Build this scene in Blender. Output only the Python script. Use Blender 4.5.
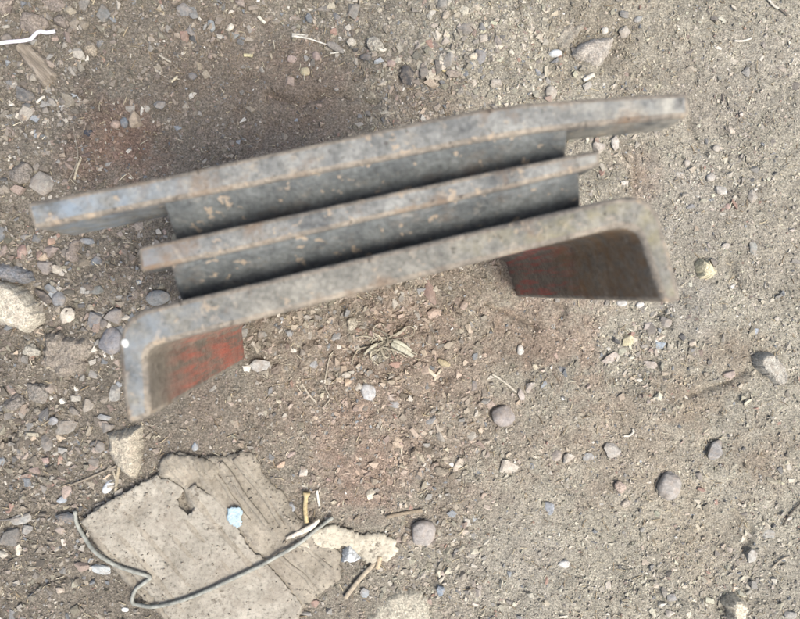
import bpy, bmesh, math, random
import numpy as np
from mathutils import Vector, Matrix, Quaternion
from mathutils.geometry import delaunay_2d_cdt

for o in list(bpy.data.objects):
    bpy.data.objects.remove(o)
random.seed(7)
rng = np.random.default_rng(11)
sc = bpy.context.scene
col = sc.collection

# ---------------------------------------------------------------- camera
H = 0.40                      # phone held 40 cm above the soil
FP = 665.0                    # focal length in photo pixels (800 wide)
NADIR = (363.0, 291.0)
CAM = Vector((0, 0, H))
fwd = Vector(((400 - NADIR[0]) / FP, (NADIR[1] - 309.5) / FP, -1)).normalized()
right = fwd.cross(Vector((0, 1, 0))).normalized()
up = right.cross(fwd).normalized()
cd = bpy.data.cameras.new('camera')
cd.sensor_width = 36
cd.lens = 36 * FP / 800
cd.clip_start = 0.01
cd.clip_end = 50
cd.dof.use_dof = True
cd.dof.focus_distance = H * 0.99
cd.dof.aperture_fstop = 13.5
cam = bpy.data.objects.new('camera', cd)
col.objects.link(cam)
m = Matrix((right, up, -fwd)).transposed().to_4x4()
m.translation = CAM
cam.matrix_world = m
sc.camera = cam

# ---------------------------------------------------------------- light
SUN_EL, SUN_AZ = 62.0, -42.0          # azimuth measured from +x (picture right), counter-clockwise
world = bpy.data.worlds.new('World')
sc.world = world
world.use_nodes = True
wn = world.node_tree
bg = wn.nodes['Background']
sky = wn.nodes.new('ShaderNodeTexSky')
sky.sky_type = 'NISHITA'
sky.sun_disc = False
sky.sun_elevation = math.radians(SUN_EL)
sky.sun_rotation = math.radians(90 - SUN_AZ)
sky.air_density = 1.0
sky.dust_density = 6.0
sky.ozone_density = 0.6
wn.links.new(sky.outputs[0], bg.inputs[0])
bg.inputs[1].default_value = 0.125
sd = bpy.data.lights.new('sun', 'SUN')
sd.energy = 1.5
sd.angle = math.radians(24)
sd.color = (1.0, 0.975, 0.94)
sun = bpy.data.objects.new('sun', sd)
col.objects.link(sun)
sv = Vector((math.cos(math.radians(SUN_EL)) * math.cos(math.radians(SUN_AZ)),
             math.cos(math.radians(SUN_EL)) * math.sin(math.radians(SUN_AZ)),
             math.sin(math.radians(SUN_EL))))
sun.rotation_euler = (-sv).to_track_quat('-Z', 'Y').to_euler()
sc.view_settings.view_transform = 'Standard'
sc.view_settings.look = 'None'
sc.view_settings.gamma = 1
sc.view_settings.use_curve_mapping = False
sc.view_settings.exposure = 1.20
sc.render.engine = 'CYCLES'

# ---------------------------------------------------------------- helpers
def W(px, py, z=0.0):
    """the point at height z that stands under a place in the picture"""
    d = right * ((px - 400) / FP) + up * ((309.5 - py) / FP) + fwd
    t = (z - H) / d.z
    return CAM + d * t
MPP = H / FP                            # metres per photo pixel on the soil

def lin(c):
    out = []
    for v in c:
        v = v / 255.0
        out.append(v / 12.92 if v <= 0.04045 else ((v + 0.055) / 1.055) ** 2.4)
    return [out[0] * .99, out[1] * 1.0, out[2] * .955]
ALB = 0.70
def grey(c, ds):
    l = .3 * c[0] + .59 * c[1] + .11 * c[2]
    return tuple(v * (1 - ds) + l * ds for v in c)
def alb(c, k=1.0, ds=0.0):
    return [min(0.9, v * ALB * k) for v in lin(grey(c, ds))] + [1.0]

def _hash(ix, iy, iz, seed):
    h = (ix * 374761393 + iy * 668265263 + iz * 2147483647 * 3 + seed * 1274126177) & 0xFFFFFFFF
    h = ((h ^ (h >> 13)) * 1274126177) & 0xFFFFFFFF
    h = ((h ^ (h >> 16)) * 2246822519) & 0xFFFFFFFF
    return ((h ^ (h >> 15)) & 0xFFFFFF) / float(0xFFFFFF) * 2 - 1
def noise3(p, seed=0):
    p = np.asarray(p, float)
    f = np.floor(p)
    i = f.astype(np.int64)
    t = p - f
    t = t * t * t * (t * (t * 6 - 15) + 10)
    r = 0
    for dx in (0, 1):
        for dy in (0, 1):
            for dz in (0, 1):
                w = (t[..., 0] if dx else 1 - t[..., 0]) * (t[..., 1] if dy else 1 - t[..., 1]) * (t[..., 2] if dz else 1 - t[..., 2])
                r = r + w * _hash(i[..., 0] + dx, i[..., 1] + dy, i[..., 2] + dz, seed)
    return r
def noise2(x, y, scale, seed=0):
    p = np.stack([np.asarray(x, float) / scale + 91.3, np.asarray(y, float) / scale + 57.1, np.full(np.shape(x), 0.5)], -1)
    return noise3(p, seed)
def px2(pts):
    return np.array([[W(a, b).x, W(a, b).y] for a, b in pts])
def seg_dist(x, y, pts):
    d = np.full(np.shape(x), 9.0)
    for (ax, ay), (bx, by) in zip(pts[:-1], pts[1:]):
        vx, vy = bx - ax, by - ay
        t = np.clip(((x - ax) * vx + (y - ay) * vy) / (vx * vx + vy * vy + 1e-12), 0, 1)
        d = np.minimum(d, np.hypot(x - ax - t * vx, y - ay - t * vy))
    return d
def inside(x, y, poly):
    r = np.zeros(np.shape(x), bool)
    n = len(poly)
    for i in range(n):
        ax, ay = poly[i]
        bx, by = poly[(i + 1) % n]
        c = ((ay > y) != (by > y)) & (x < (bx - ax) * (y - ay) / (by - ay + 1e-15) + ax)
        r ^= c
    return r

BOARD = [(160, 464), (168, 455), (180, 453), (200, 456), (226, 456), (244, 452), (256, 454), (262, 470), (270, 483), (284, 494),
         (291, 508), (299, 518), (312, 527), (331, 540), (341, 556), (340, 576), (322, 592), (306, 604), (296, 622), (286, 645),
         (190, 660), (176, 640), (165, 616), (150, 600), (128, 584), (108, 562), (94, 540), (84, 521), (98, 508), (118, 497), (140, 484), (158, 473)]
BOARD_W = px2(BOARD)
CRACKS = [px2([(488, 304), (510, 312), (536, 327)]), px2([(268, 94), (300, 104), (330, 92), (362, 98), (378, 104)]),
          px2([(690, 395), (725, 385), (745, 372)]), px2([(655, 318), (668, 314), (672, 326)]), px2([(740, 285), (736, 268), (730, 258)]),
          px2([(556, 300), (566, 308), (562, 320)]), px2([(735, 510), (752, 530), (745, 552)]), px2([(690, 120), (700, 140), (706, 150)]),
          px2([(352, 352), (372, 342), (388, 338)]), px2([(20, 420), (6, 438), (-10, 450)]), px2([(30, 588), (60, 575), (90, 580)])]
LEFTX = W(250, 300).x
CRUMBLY = [((60, 300), 130, 1.0), ((40, 130), 90, .75), ((40, 450), 110, .9), ((50, 580), 90, .8), ((60, 30), 80, .9), ((200, 30), 70, .7), ((430, 50), 95, 1.0),
           ((345, 20), 60, .7), ((540, 60), 45, .8), ((330, 340), 110, .9), ((430, 360), 80, .6), ((440, 440), 80, .8), ((430, 560), 60, .8), ((340, 480), 60, .5),
           ((650, 350), 60, .7), ((640, 310), 40, .6), ((300, 400), 90, .6), ((420, 300), 60, .6), ((730, 600), 60, .7), ((650, 590), 50, .5), ((760, 540), 50, .5), ((230, 130), 60, .4),
           ((770, 400), 40, .4), ((620, 150), 40, .5), ((720, 170), 50, .4), ((560, 10), 50, .4), ((770, 300), 50, .35), ((480, 600), 60, .5)]
def clods(x, y):
    """how crumbly the soil is: loose chips and clods on the left, along the top and round the steel, trodden smooth on the right"""
    r = np.full(np.shape(x), .16)
    for (p, rad, k) in CRUMBLY:
        q = W(*p)
        d = np.hypot(x - q.x, y - q.y) / (rad * MPP)
        r = np.maximum(r, k * np.clip(1.35 - d, 0, 1) ** .8)
    return np.clip(r, 0, 1)
SOCKETS = [(503, 416, 14), (669, 485, 14), (423, 532, 14), (718, 450, 13), (613, 452, 10), (509, 467, 8), (260, 366, 10), (368, 391, 8), (772, 369, 16), (549, 508, 7),
           (708, 270, 10), (435, 314, 7), (430, 293, 10), (568, 458, 6), (628, 342, 7), (730, 374, 6), (408, 75, 10), (483, 55, 9), (590, 52, 20), (133, 450, 20), (756, 249, 7),
           (45, 185, 11), (24, 174, 11), (35, 25, 13), (730, 608, 12), (59, 299, 8), (41, 296, 9), (337, 337, 5), (619, 486, 8), (20, 305, 26)]
SOCK = [(W(a, b), r * MPP) for a, b, r in SOCKETS]
def gh(x, y):
    x = np.asarray(x, float); y = np.asarray(y, float)
    c = clods(x, y)
    h = 0.0030 * noise2(x, y, 0.085, 1) + 0.0016 * noise2(x, y, 0.033, 2)
    h = h + (0.3 + c) * (0.0016 * noise2(x, y, 0.0125, 3) + 0.0012 * noise2(x, y, 0.0055, 4))
    r = 1 - np.abs(noise2(x, y, 0.02, 9))
    h = h - 0.0016 * c * np.clip((r - 0.8) / 0.2, 0, 1)
    for cr in CRACKS:
        d = seg_dist(x + 0.0012 * noise2(x, y, .006, 21), y + 0.0012 * noise2(x, y, .006, 22), cr)
        h = h - 0.0028 * np.exp(-(d / 0.0020) ** 2) + 0.0008 * np.exp(-((d - .006) / 0.004) ** 2)
    for q, r_ in SOCK:
        d = np.hypot(x - (q.x - .55 * r_), y - (q.y + .42 * r_)) / r_
        h = h - min(.30 * r_, .0028) * np.exp(-(d / .85) ** 4)
    bc = BOARD_W.mean(0)
    d = np.hypot((x - bc[0]), (y - bc[1]))
    k = np.clip((0.125 - d) / 0.05, 0, 1)
    h = h * (1 - 0.75 * k) - 0.0010 * k
    return h
def gfine(x, y):
    return 0.00070 * noise2(x, y, 0.0030, 5) + 0.00050 * noise2(x, y, 0.0016, 6)
def ghs(x, y):
    return float(gh(np.array([x]), np.array([y]))[0])

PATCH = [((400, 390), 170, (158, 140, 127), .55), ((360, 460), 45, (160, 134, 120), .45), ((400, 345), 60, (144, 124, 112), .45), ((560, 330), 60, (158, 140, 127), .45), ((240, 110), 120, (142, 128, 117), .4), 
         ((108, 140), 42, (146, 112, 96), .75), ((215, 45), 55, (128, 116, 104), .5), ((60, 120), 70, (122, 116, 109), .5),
         ((430, 100), 50, (144, 127, 114), .5), ((300, 90), 60, (144, 126, 113), .5),  # brown soil behind the long bar, with some of the bracket's shadow painted in
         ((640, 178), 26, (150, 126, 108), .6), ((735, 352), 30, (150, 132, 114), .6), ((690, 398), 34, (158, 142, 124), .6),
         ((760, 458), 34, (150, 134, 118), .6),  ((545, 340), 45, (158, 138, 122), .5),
         ((135, 285), 48, (122, 113, 104), .6), ((60, 560), 75, (138, 130, 119), .55), ((640, 90), 60, (158, 150, 136), .5),  # dark brown at the left bar ends: the bracket's shade painted into the soil
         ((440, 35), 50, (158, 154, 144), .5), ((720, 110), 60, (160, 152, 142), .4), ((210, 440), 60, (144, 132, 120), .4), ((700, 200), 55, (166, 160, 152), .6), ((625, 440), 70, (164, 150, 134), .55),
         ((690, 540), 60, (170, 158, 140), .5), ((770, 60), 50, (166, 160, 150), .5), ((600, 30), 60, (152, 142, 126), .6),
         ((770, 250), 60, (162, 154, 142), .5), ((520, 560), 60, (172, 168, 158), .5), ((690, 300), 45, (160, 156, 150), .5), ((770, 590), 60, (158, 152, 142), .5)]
def soil_rgb(x, y):
    """soil colour (linear) by place: paler on the right, browner on the left, rusty patches, some bracket shade painted in"""
    t = 1 / (1 + np.exp((x - 0.0 + 0.03 * noise2(x, y, .06, 31)) / -0.055))
    a = np.array(lin((128, 121, 112))); b = np.array(lin((170, 165, 153)))
    c = a[None] * (1 - t[:, None]) + b[None] * t[:, None]
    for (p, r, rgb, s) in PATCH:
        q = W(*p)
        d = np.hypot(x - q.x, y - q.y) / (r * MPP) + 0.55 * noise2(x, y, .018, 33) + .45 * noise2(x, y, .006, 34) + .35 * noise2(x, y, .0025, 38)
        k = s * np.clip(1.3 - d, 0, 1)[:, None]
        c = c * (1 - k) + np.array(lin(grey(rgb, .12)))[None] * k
    v = 1 + 0.13 * noise2(x, y, .03, 35) + .15 * noise2(x, y, .009, 36) + .10 * noise2(x, y, .0035, 37)
    return c * v[:, None] * ALB

# ---------------------------------------------------------------- materials
def mat(name):
    mm = bpy.data.materials.new(name)
    mm.use_nodes = True
    nt = mm.node_tree
    b = nt.nodes['Principled BSDF']
    return mm, nt, b
def N(nt, t, **kw):
    n = nt.nodes.new('ShaderNode' + t)
    for k, v in kw.items():
        if k.startswith('i_'):
            n.inputs[k[2:]].default_value = v
        else:
            setattr(n, k, v)
    return n
def noise_n(nt, co, scale, detail=4, rough=.6):
    n = N(nt, 'TexNoise')
    n.inputs['Scale'].default_value = scale
    n.inputs['Detail'].default_value = detail
    n.inputs['Roughness'].default_value = rough
    if co is not None:
        nt.links.new(co, n.inputs['Vector'])
    return n.outputs['Fac']
def ramp(nt, fac, stops):
    r = N(nt, 'ValToRGB')
    e = r.color_ramp.elements
    while len(e) < len(stops):
        e.new(0.5)
    for el, (p, c) in zip(e, stops):
        el.position = p
        el.color = c if len(c) == 4 else (*c, 1)
    nt.links.new(fac, r.inputs[0])
    return r.outputs[0]
def mixc(nt, fac, a, b, mode='MIX'):
    n = N(nt, 'Mix', data_type='RGBA', blend_type=mode)
    for s, v in ((n.inputs[0], fac), (n.inputs[6], a), (n.inputs[7], b)):
        if hasattr(v, 'is_linked') or hasattr(v, 'links'):
            nt.links.new(v, s)
        else:
            s.default_value = v
    return n.outputs[2]
def mathn(nt, op, a, b=None, clamp=False):
    n = N(nt, 'Math', operation=op, use_clamp=clamp)
    for s, v in ((n.inputs[0], a), (n.inputs[1], b)):
        if v is None:
            continue
        if hasattr(v, 'links'):
            nt.links.new(v, s)
        else:
            s.default_value = v
    return n.outputs[0]
def bump(nt, b, h, strength, dist):
    n = N(nt, 'Bump')
    n.inputs['Strength'].default_value = strength
    n.inputs['Distance'].default_value = dist
    nt.links.new(h, n.inputs['Height'])
    nt.links.new(n.outputs[0], b.inputs['Normal'])
G = lambda v: (v, v, v, 1)

def make_soil():
    mm, nt, b = mat('soil')
    at = N(nt, 'Attribute', attribute_name='tint')
    tc = N(nt, 'TexCoord').outputs['Object']
    fine = ramp(nt, noise_n(nt, tc, 900, 6, .72), [(.30, G(.34)), (.5, G(.95)), (.70, G(1.85))])
    c = mixc(nt, 1.0, at.outputs['Color'], fine, 'MULTIPLY')
    speck = ramp(nt, noise_n(nt, tc, 1500, 2, .5), [(.66, G(0)), (.72, G(1))])
    c = mixc(nt, mathn(nt, 'MULTIPLY', speck, .5), c, (.42, .38, .32, 1))
    nt.links.new(c, b.inputs['Base Color'])
    b.inputs['Roughness'].default_value = .95
    b.inputs['Specular IOR Level'].default_value = .15
    bump(nt, b, noise_n(nt, tc, 1000, 5, .75), 1.0, .0014)
    return mm
def make_grain():
    mm, nt, b = mat('grit')
    at = N(nt, 'Attribute', attribute_name='tint')
    tc = N(nt, 'TexCoord').outputs['Object']
    v = ramp(nt, noise_n(nt, tc, 1300, 3, .6), [(.3, G(.72)), (.7, G(1.25))])
    nt.links.new(mixc(nt, 1.0, at.outputs['Color'], v, 'MULTIPLY'), b.inputs['Base Color'])
    b.inputs['Roughness'].default_value = .9
    b.inputs['Specular IOR Level'].default_value = .25
    return mm
def make_stone(name, dust=.5, rough=.8, bstr=.5, sc_=350, grain=(.8, 1.2)):
    mm, nt, b = mat(name)
    oi = N(nt, 'ObjectInfo')
    tc = N(nt, 'TexCoord').outputs['Object']
    ad = N(nt, 'VectorMath', operation='ADD')
    nt.links.new(tc, ad.inputs[0])
    nt.links.new(oi.outputs['Random'], ad.inputs[1])
    p = ad.outputs[0]
    v = ramp(nt, noise_n(nt, p, sc_, 6, .65), [(.28, G(.62)), (.5, G(1.0)), (.75, G(1.35))])
    c = mixc(nt, 1.0, oi.outputs['Color'], v, 'MULTIPLY')
    d = ramp(nt, noise_n(nt, p, sc_ * .55, 5, .7), [(.46, G(0)), (.66, G(dust))])
    c = mixc(nt, d, c, (.235, .198, .158, 1))
    gr = ramp(nt, noise_n(nt, p, 950, 5, .75), [(.34, G(grain[0])), (.5, G(1)), (.66, G(grain[1]))])
    c = mixc(nt, 1.0, c, gr, 'MULTIPLY')
    sp = ramp(nt, noise_n(nt, p, 1400, 2, .5), [(.65, G(0)), (.72, G(.55))])
    c = mixc(nt, sp, c, (.10, .088, .075, 1))
    nt.links.new(c, b.inputs['Base Color'])
    b.inputs['Roughness'].default_value = rough
    b.inputs['Specular IOR Level'].default_value = .3
    bump(nt, b, noise_n(nt, p, sc_ * 2.4, 5, .7), bstr, .0007)
    return mm
M = {}
M['soil'] = make_soil()
M['grit'] = make_grain()
M['stone'] = make_stone('stone', .65, .85, .7)
M['smooth'] = make_stone('smooth_stone', .6, .75, .45)
M['crumb'] = make_stone('crumbly_stone', .4, .95, 1.0, 520, (.45, 1.55))
M['rock'] = make_stone('rough_rock', .5, .9, 1.0, 420, (.5, 1.5))
M['straw'] = make_stone('dry_straw', .25, .8, .3, 600)

def make_board(name, c0, c1, ridge_dir=None):
    mm, nt, b = mat(name)
    tc = N(nt, 'TexCoord').outputs['Object']
    c = ramp(nt, noise_n(nt, tc, 60, 8, .68), [(.3, c0), (.68, c1)])
    sp = ramp(nt, noise_n(nt, tc, 420, 5, .7), [(.3, G(.45)), (.46, G(1)), (.75, G(1.25))])
    c = mixc(nt, 1.0, c, sp, 'MULTIPLY')
    st = ramp(nt, noise_n(nt, tc, 170, 4, .6), [(.6, G(0)), (.7, G(.5))])
    c = mixc(nt, st, c, alb((120, 110, 99)))
    st = ramp(nt, noise_n(nt, tc, 34, 6, .75), [(.50, G(0)), (.68, G(.75))])
    c = mixc(nt, st, c, alb((138, 130, 120)))
    st = ramp(nt, noise_n(nt, tc, 95, 7, .8), [(.60, G(0)), (.66, G(.8))])
    c = mixc(nt, st, c, alb((92, 85, 77)))
    nt.links.new(c, b.inputs['Base Color'])
    b.inputs['Roughness'].default_value = .95
    b.inputs['Specular IOR Level'].default_value = .12
    bump(nt, b, noise_n(nt, tc, 500, 6, .7), .7, .0008)
    return mm
M['board'] = make_board('cardboard_core', alb((128, 122, 112)), alb((174, 167, 155)))
M['liner'] = make_board('cardboard_liner', alb((134, 129, 120)), alb((182, 177, 167)))
M['paper'] = make_board('pale_paper', alb((176, 169, 155)), alb((208, 202, 187)))

def plain(name, rgb, rough=.6, metal=0, var=.25, scale=400, spec=.4, k=1.0):
    mm, nt, b = mat(name)
    tc = N(nt, 'TexCoord').outputs['Object']
    a = alb(rgb, k)
    v = ramp(nt, noise_n(nt, tc, scale, 5, .65), [(.3, G(1 - var)), (.7, G(1 + var))])
    nt.links.new(mixc(nt, 1.0, a, v, 'MULTIPLY'), b.inputs['Base Color'])
    b.inputs['Roughness'].default_value = rough
    b.inputs['Metallic'].default_value = metal
    b.inputs['Specular IOR Level'].default_value = spec
    bump(nt, b, noise_n(nt, tc, scale * 2, 4, .6), .25, .0004)
    return mm
M['wire'] = plain('galvanised_wire', (150, 152, 146), .75, .05, .45, 320, k=1.0)
M['string'] = plain('white_plastic_string', (226, 222, 232), .6, 0, .15, 300, k=.95)
M['bluepaint'] = plain('blue_paint_flake', (166, 188, 200), .6, 0, .3, 900)

def make_wood():
    mm, nt, b = mat('weathered_wood')
    tc = N(nt, 'TexCoord').outputs['Object']
    mp = N(nt, 'Mapping', vector_type='TEXTURE')
    mp.inputs['Rotation'].default_value = (0, 0, math.radians(-46))
    mp.inputs['Scale'].default_value = (1 / 60, 1 / 620, 1 / 300)
    nt.links.new(tc, mp.inputs[0])
    f = noise_n(nt, mp.outputs[0], 1, 5, .65)
    c = ramp(nt, f, [(.3, alb((92, 84, 75))), (.5, alb((136, 126, 114))), (.7, alb((168, 158, 146)))])
    nt.links.new(c, b.inputs['Base Color'])
    b.inputs['Roughness'].default_value = .9
    bump(nt, b, f, .9, .0012)
    return mm
M['wood'] = make_wood()

def make_steel(name, c0, c1, rust, spots, metal=.3, rough=.6, paint=None):
    """weathered steel: mottled oxide, rust blooms, tan mud splashes; optional paint kept to a box in object space"""
    mm, nt, b = mat(name)
    tc = N(nt, 'TexCoord').outputs['Object']
    c = ramp(nt, noise_n(nt, tc, 75, 8, .66), [(.30, c0), (.68, c1)])
    v = ramp(nt, noise_n(nt, tc, 500, 6, .7), [(.3, G(.55)), (.5, G(1)), (.70, G(1.4))])
    c = mixc(nt, 1.0, c, v, 'MULTIPLY')
    r = ramp(nt, noise_n(nt, tc, 58, 6, .7), [(.54, G(0)), (.70, G(rust))])
    c = mixc(nt, r, c, alb((132, 112, 94)))
    r = ramp(nt, noise_n(nt, tc, 210, 6, .75), [(.57, G(0)), (.64, G(rust * .8))])
    c = mixc(nt, r, c, alb((170, 160, 146)))
    r = ramp(nt, noise_n(nt, tc, 300, 5, .7), [(.60, G(0)), (.66, G(rust * .8))])
    c = mixc(nt, r, c, alb((62, 56, 52)))
    if spots:
        vo = N(nt, 'TexVoronoi')
        vo.inputs['Scale'].default_value = 230
        nz = N(nt, 'TexNoise'); nz.inputs['Scale'].default_value = 260; nz.inputs['Detail'].default_value = 3
        nt.links.new(tc, nz.inputs['Vector'])
        vm = N(nt, 'VectorMath', operation='MULTIPLY_ADD')
        nt.links.new(nz.outputs['Color'], vm.inputs[0]); vm.inputs[1].default_value = (.012, .012, .012)
        nt.links.new(tc, vm.inputs[2])
        nt.links.new(vm.outputs[0], vo.inputs['Vector'])
        sepc = N(nt, 'SeparateColor')
        nt.links.new(vo.outputs['Color'], sepc.inputs[0])
        big = mathn(nt, 'MULTIPLY', mathn(nt, 'POWER', sepc.outputs[0], 3.6), .46)
        mk = mathn(nt, 'MULTIPLY', mathn(nt, 'LESS_THAN', vo.outputs['Distance'], big), spots)
        c = mixc(nt, mk, c, alb((186, 168, 146)))
    if paint:
        for (box, soft, colr, nscale, lo, hi, amt) in paint:
            sx = N(nt, 'SeparateXYZ')
            nt.links.new(tc, sx.inputs[0])
            m_ = None
            for ax, (a, z) in enumerate(box):
                for s, e in ((1, a), (-1, z)):
                    t = mathn(nt, 'MULTIPLY', mathn(nt, 'SUBTRACT', sx.outputs[ax], e), s / soft)
                    t = mathn(nt, 'ADD', t, .5, True)
                    m_ = t if m_ is None else mathn(nt, 'MULTIPLY', m_, t)
            mp = N(nt, 'Mapping')
            mp.inputs['Scale'].default_value = nscale
            nt.links.new(tc, mp.inputs[0])
            f = noise_n(nt, mp.outputs[0], 1, 6, .68)
            f = ramp(nt, f, [(lo, G(0)), (hi, G(1))])
            c = mixc(nt, mathn(nt, 'MULTIPLY', mathn(nt, 'MULTIPLY', m_, f), amt), c, alb(colr))
    nt.links.new(c, b.inputs['Base Color'])
    b.inputs['Metallic'].default_value = metal
    rr = ramp(nt, noise_n(nt, tc, 160, 4, .6), [(.3, G(rough - .12)), (.7, G(rough + .18))])
    nt.links.new(rr, b.inputs['Roughness'])
    bump(nt, b, noise_n(nt, tc, 520, 7, .72), .7, .0010)
    return mm

# ---------------------------------------------------------------- object helpers
def link(name, me, material=None, parent=None, loc=None, smooth=False):
    o = bpy.data.objects.new(name, me)
    col.objects.link(o)
    if material is not None and not me.materials:
        me.materials.append(material)
    if parent is not None:
        o.parent = parent
    if loc is not None:
        o.location = loc
    if smooth:
        me.shade_smooth()
    return o
def tag(o, label, cat, group=None, kind=None):
    if label: o['label'] = label
    if cat: o['category'] = cat
    if group: o['group'] = group
    if kind: o['kind'] = kind
    return o
def np_mesh(name, v, f, tint=None):
    me = bpy.data.meshes.new(name)
    f = np.asarray(f)
    k = f.shape[1]
    me.vertices.add(len(v)); me.loops.add(f.size); me.polygons.add(len(f))
    me.vertices.foreach_set('co', np.asarray(v, np.float32).ravel())
    me.loops.foreach_set('vertex_index', f.astype(np.int32).ravel())
    me.polygons.foreach_set('loop_start', np.arange(0, f.size, k, dtype=np.int32))
    me.update(calc_edges=True)
    if tint is not None:
        a = me.color_attributes.new('tint', 'FLOAT_COLOR', 'POINT')
        t = np.ones((len(v), 4), np.float32)
        t[:, :3] = tint
        a.data.foreach_set('color', t.ravel())
    return me

# ---------------------------------------------------------------- ground
def axis(a, b, step):
    core = np.arange(a, b + step / 2, step)
    out, s, p = [], step, b
    while p < 2.2:
        s *= 1.25; p += s; out.append(p)
    lo, s, p = [], step, a
    while p > -2.2:
        s *= 1.25; p -= s; lo.append(p)
    return np.array(lo[::-1] + list(core) + out)
gx = axis(-.30, .30, .00105)
gy = axis(-.235, .235, .00105)
GX, GY = np.meshgrid(gx, gy)
fx, fy = GX.ravel(), GY.ravel()
far = np.clip((np.maximum(np.abs(fx) - .30, np.abs(fy) - .235)) / .02, 0, 1)
gz = (gh(fx, fy) + gfine(fx, fy)) * (1 - far) + far * .0025 * noise2(fx, fy, .4, 1)
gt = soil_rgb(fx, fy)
gt = gt * (1 - far[:, None]) + far[:, None] * (np.array(lin((156, 148, 136)))[None] * ALB)
nx, ny = len(gx), len(gy)
idx = np.arange(nx * ny).reshape(ny, nx)
gf = np.stack([idx[:-1, :-1], idx[:-1, 1:], idx[1:, 1:], idx[1:, :-1]], -1).reshape(-1, 4)
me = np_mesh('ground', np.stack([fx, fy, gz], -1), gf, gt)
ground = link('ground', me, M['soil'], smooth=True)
tag(ground, 'dry grey brown soil strewn with grit', None, None, 'structure')

# ---------------------------------------------------------------- stone shapes
_ico = {}
def ico(sub):
    if sub not in _ico:
        bm = bmesh.new()
        bmesh.ops.create_icosphere(bm, subdivisions=sub, radius=1)
        v = np.array([q.co[:] for q in bm.verts])
        v /= np.linalg.norm(v, axis=1)[:, None]
        f = np.array([[q.index for q in p.verts] for p in bm.faces])
        bm.free()
        _ico[sub] = (v, f)
    return _ico[sub]
def rock_verts(sub, style, r):
    v, f = ico(sub)
    if style == 'round':
        rad = 1 + .17 * noise3(v * 1.1 + r.uniform(0, 50, 3), 3) + .05 * noise3(v * 3.1 + r.uniform(0, 50, 3), 4)
    else:
        k = 15 if style == 'angular' else 22
        n = r.normal(size=(k, 3)); n /= np.linalg.norm(n, axis=1)[:, None]
        n[0] = (r.normal() * .15, r.normal() * .15, 1); n[0] /= np.linalg.norm(n[0])
        h = r.uniform(.62, 1.0, k)
        d = np.maximum(v @ n.T, 1e-3)
        q = h[None] / d
        rad = np.minimum(q.min(1), 1.25)
        rad = rad + .035 * noise3(v * 2.6 + r.uniform(0, 50, 3), 5)
        if style == 'crumb':
            rad = rad + .13 * noise3(v * 3.0 + r.uniform(0, 50, 3), 6) + .07 * noise3(v * 7 + r.uniform(0, 50, 3), 7)
    o = v * rad[:, None]
    e = np.abs(o[:, :2]).max(0)
    o[:, 0] /= e[0]; o[:, 1] /= e[1]; o[:, 2] /= np.abs(o[:, 2]).max()
    return o, f

def hull_rock(npts, r, boxy=.32):
    """angular stone: convex hull of points spread over a boxy ellipsoid"""
    while True:
        p = r.normal(size=(npts * 6, 3)); p /= np.linalg.norm(p, axis=1)[:, None]
        keep = [p[0]]
        for q in p[1:]:
            if min(np.linalg.norm(q - k) for k in keep) > 1.35 / math.sqrt(npts):
                keep.append(q)
            if len(keep) == npts:
                break
        if len(keep) < npts:
            continue
        p = np.array(keep)
        bm = bmesh.new()
        vs = [bm.verts.new(q) for q in p]
        bmesh.ops.convex_hull(bm, input=vs)
        bm.verts.index_update()
        bmesh.ops.recalc_face_normals(bm, faces=bm.faces)
        f = np.array([[v.index for v in q.verts] for q in bm.faces])
        nv = len(bm.verts)
        P_ = np.array([v.co[:] for v in bm.verts])
        bm.free()
        if nv != npts or len(f) != 2 * npts - 4:
            continue
        P_ = np.sign(P_) * np.abs(P_) ** (1 - boxy)
        P_ *= r.uniform(.66, 1.08, (npts, 1))
        P_ /= np.abs(P_).max(0)
        return P_, f
def chip_mesh(name, npts, r, size, bev):
    v, f = hull_rock(npts, r, .16)
    v = v * np.array(size)
    bm = bmesh.new()
    vs = [bm.verts.new(q) for q in v]
    bmesh.ops.convex_hull(bm, input=vs)
    bmesh.ops.dissolve_limit(bm, angle_limit=math.radians(9), verts=bm.verts, edges=bm.edges)
    bmesh.ops.bevel(bm, geom=list(bm.edges), offset=bev * .8, segments=2, profile=.6, affect='EDGES', clamp_overlap=True)
    bmesh.ops.triangulate(bm, faces=[q for q in bm.faces if len(q.verts) > 4])
    big = [e for e in bm.edges if e.calc_length() > bev * 2.5]
    bmesh.ops.subdivide_edges(bm, edges=big, cuts=2, use_grid_fill=True)
    bmesh.ops.triangulate(bm, faces=[q for q in bm.faces if len(q.verts) > 4])
    me = bpy.data.meshes.new(name)
    bm.to_mesh(me)
    n = len(me.vertices)
    co = np.zeros(n * 3, np.float32); me.vertices.foreach_get('co', co)
    bm.free()
    return me, co.reshape(-1, 3).astype(float)
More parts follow.
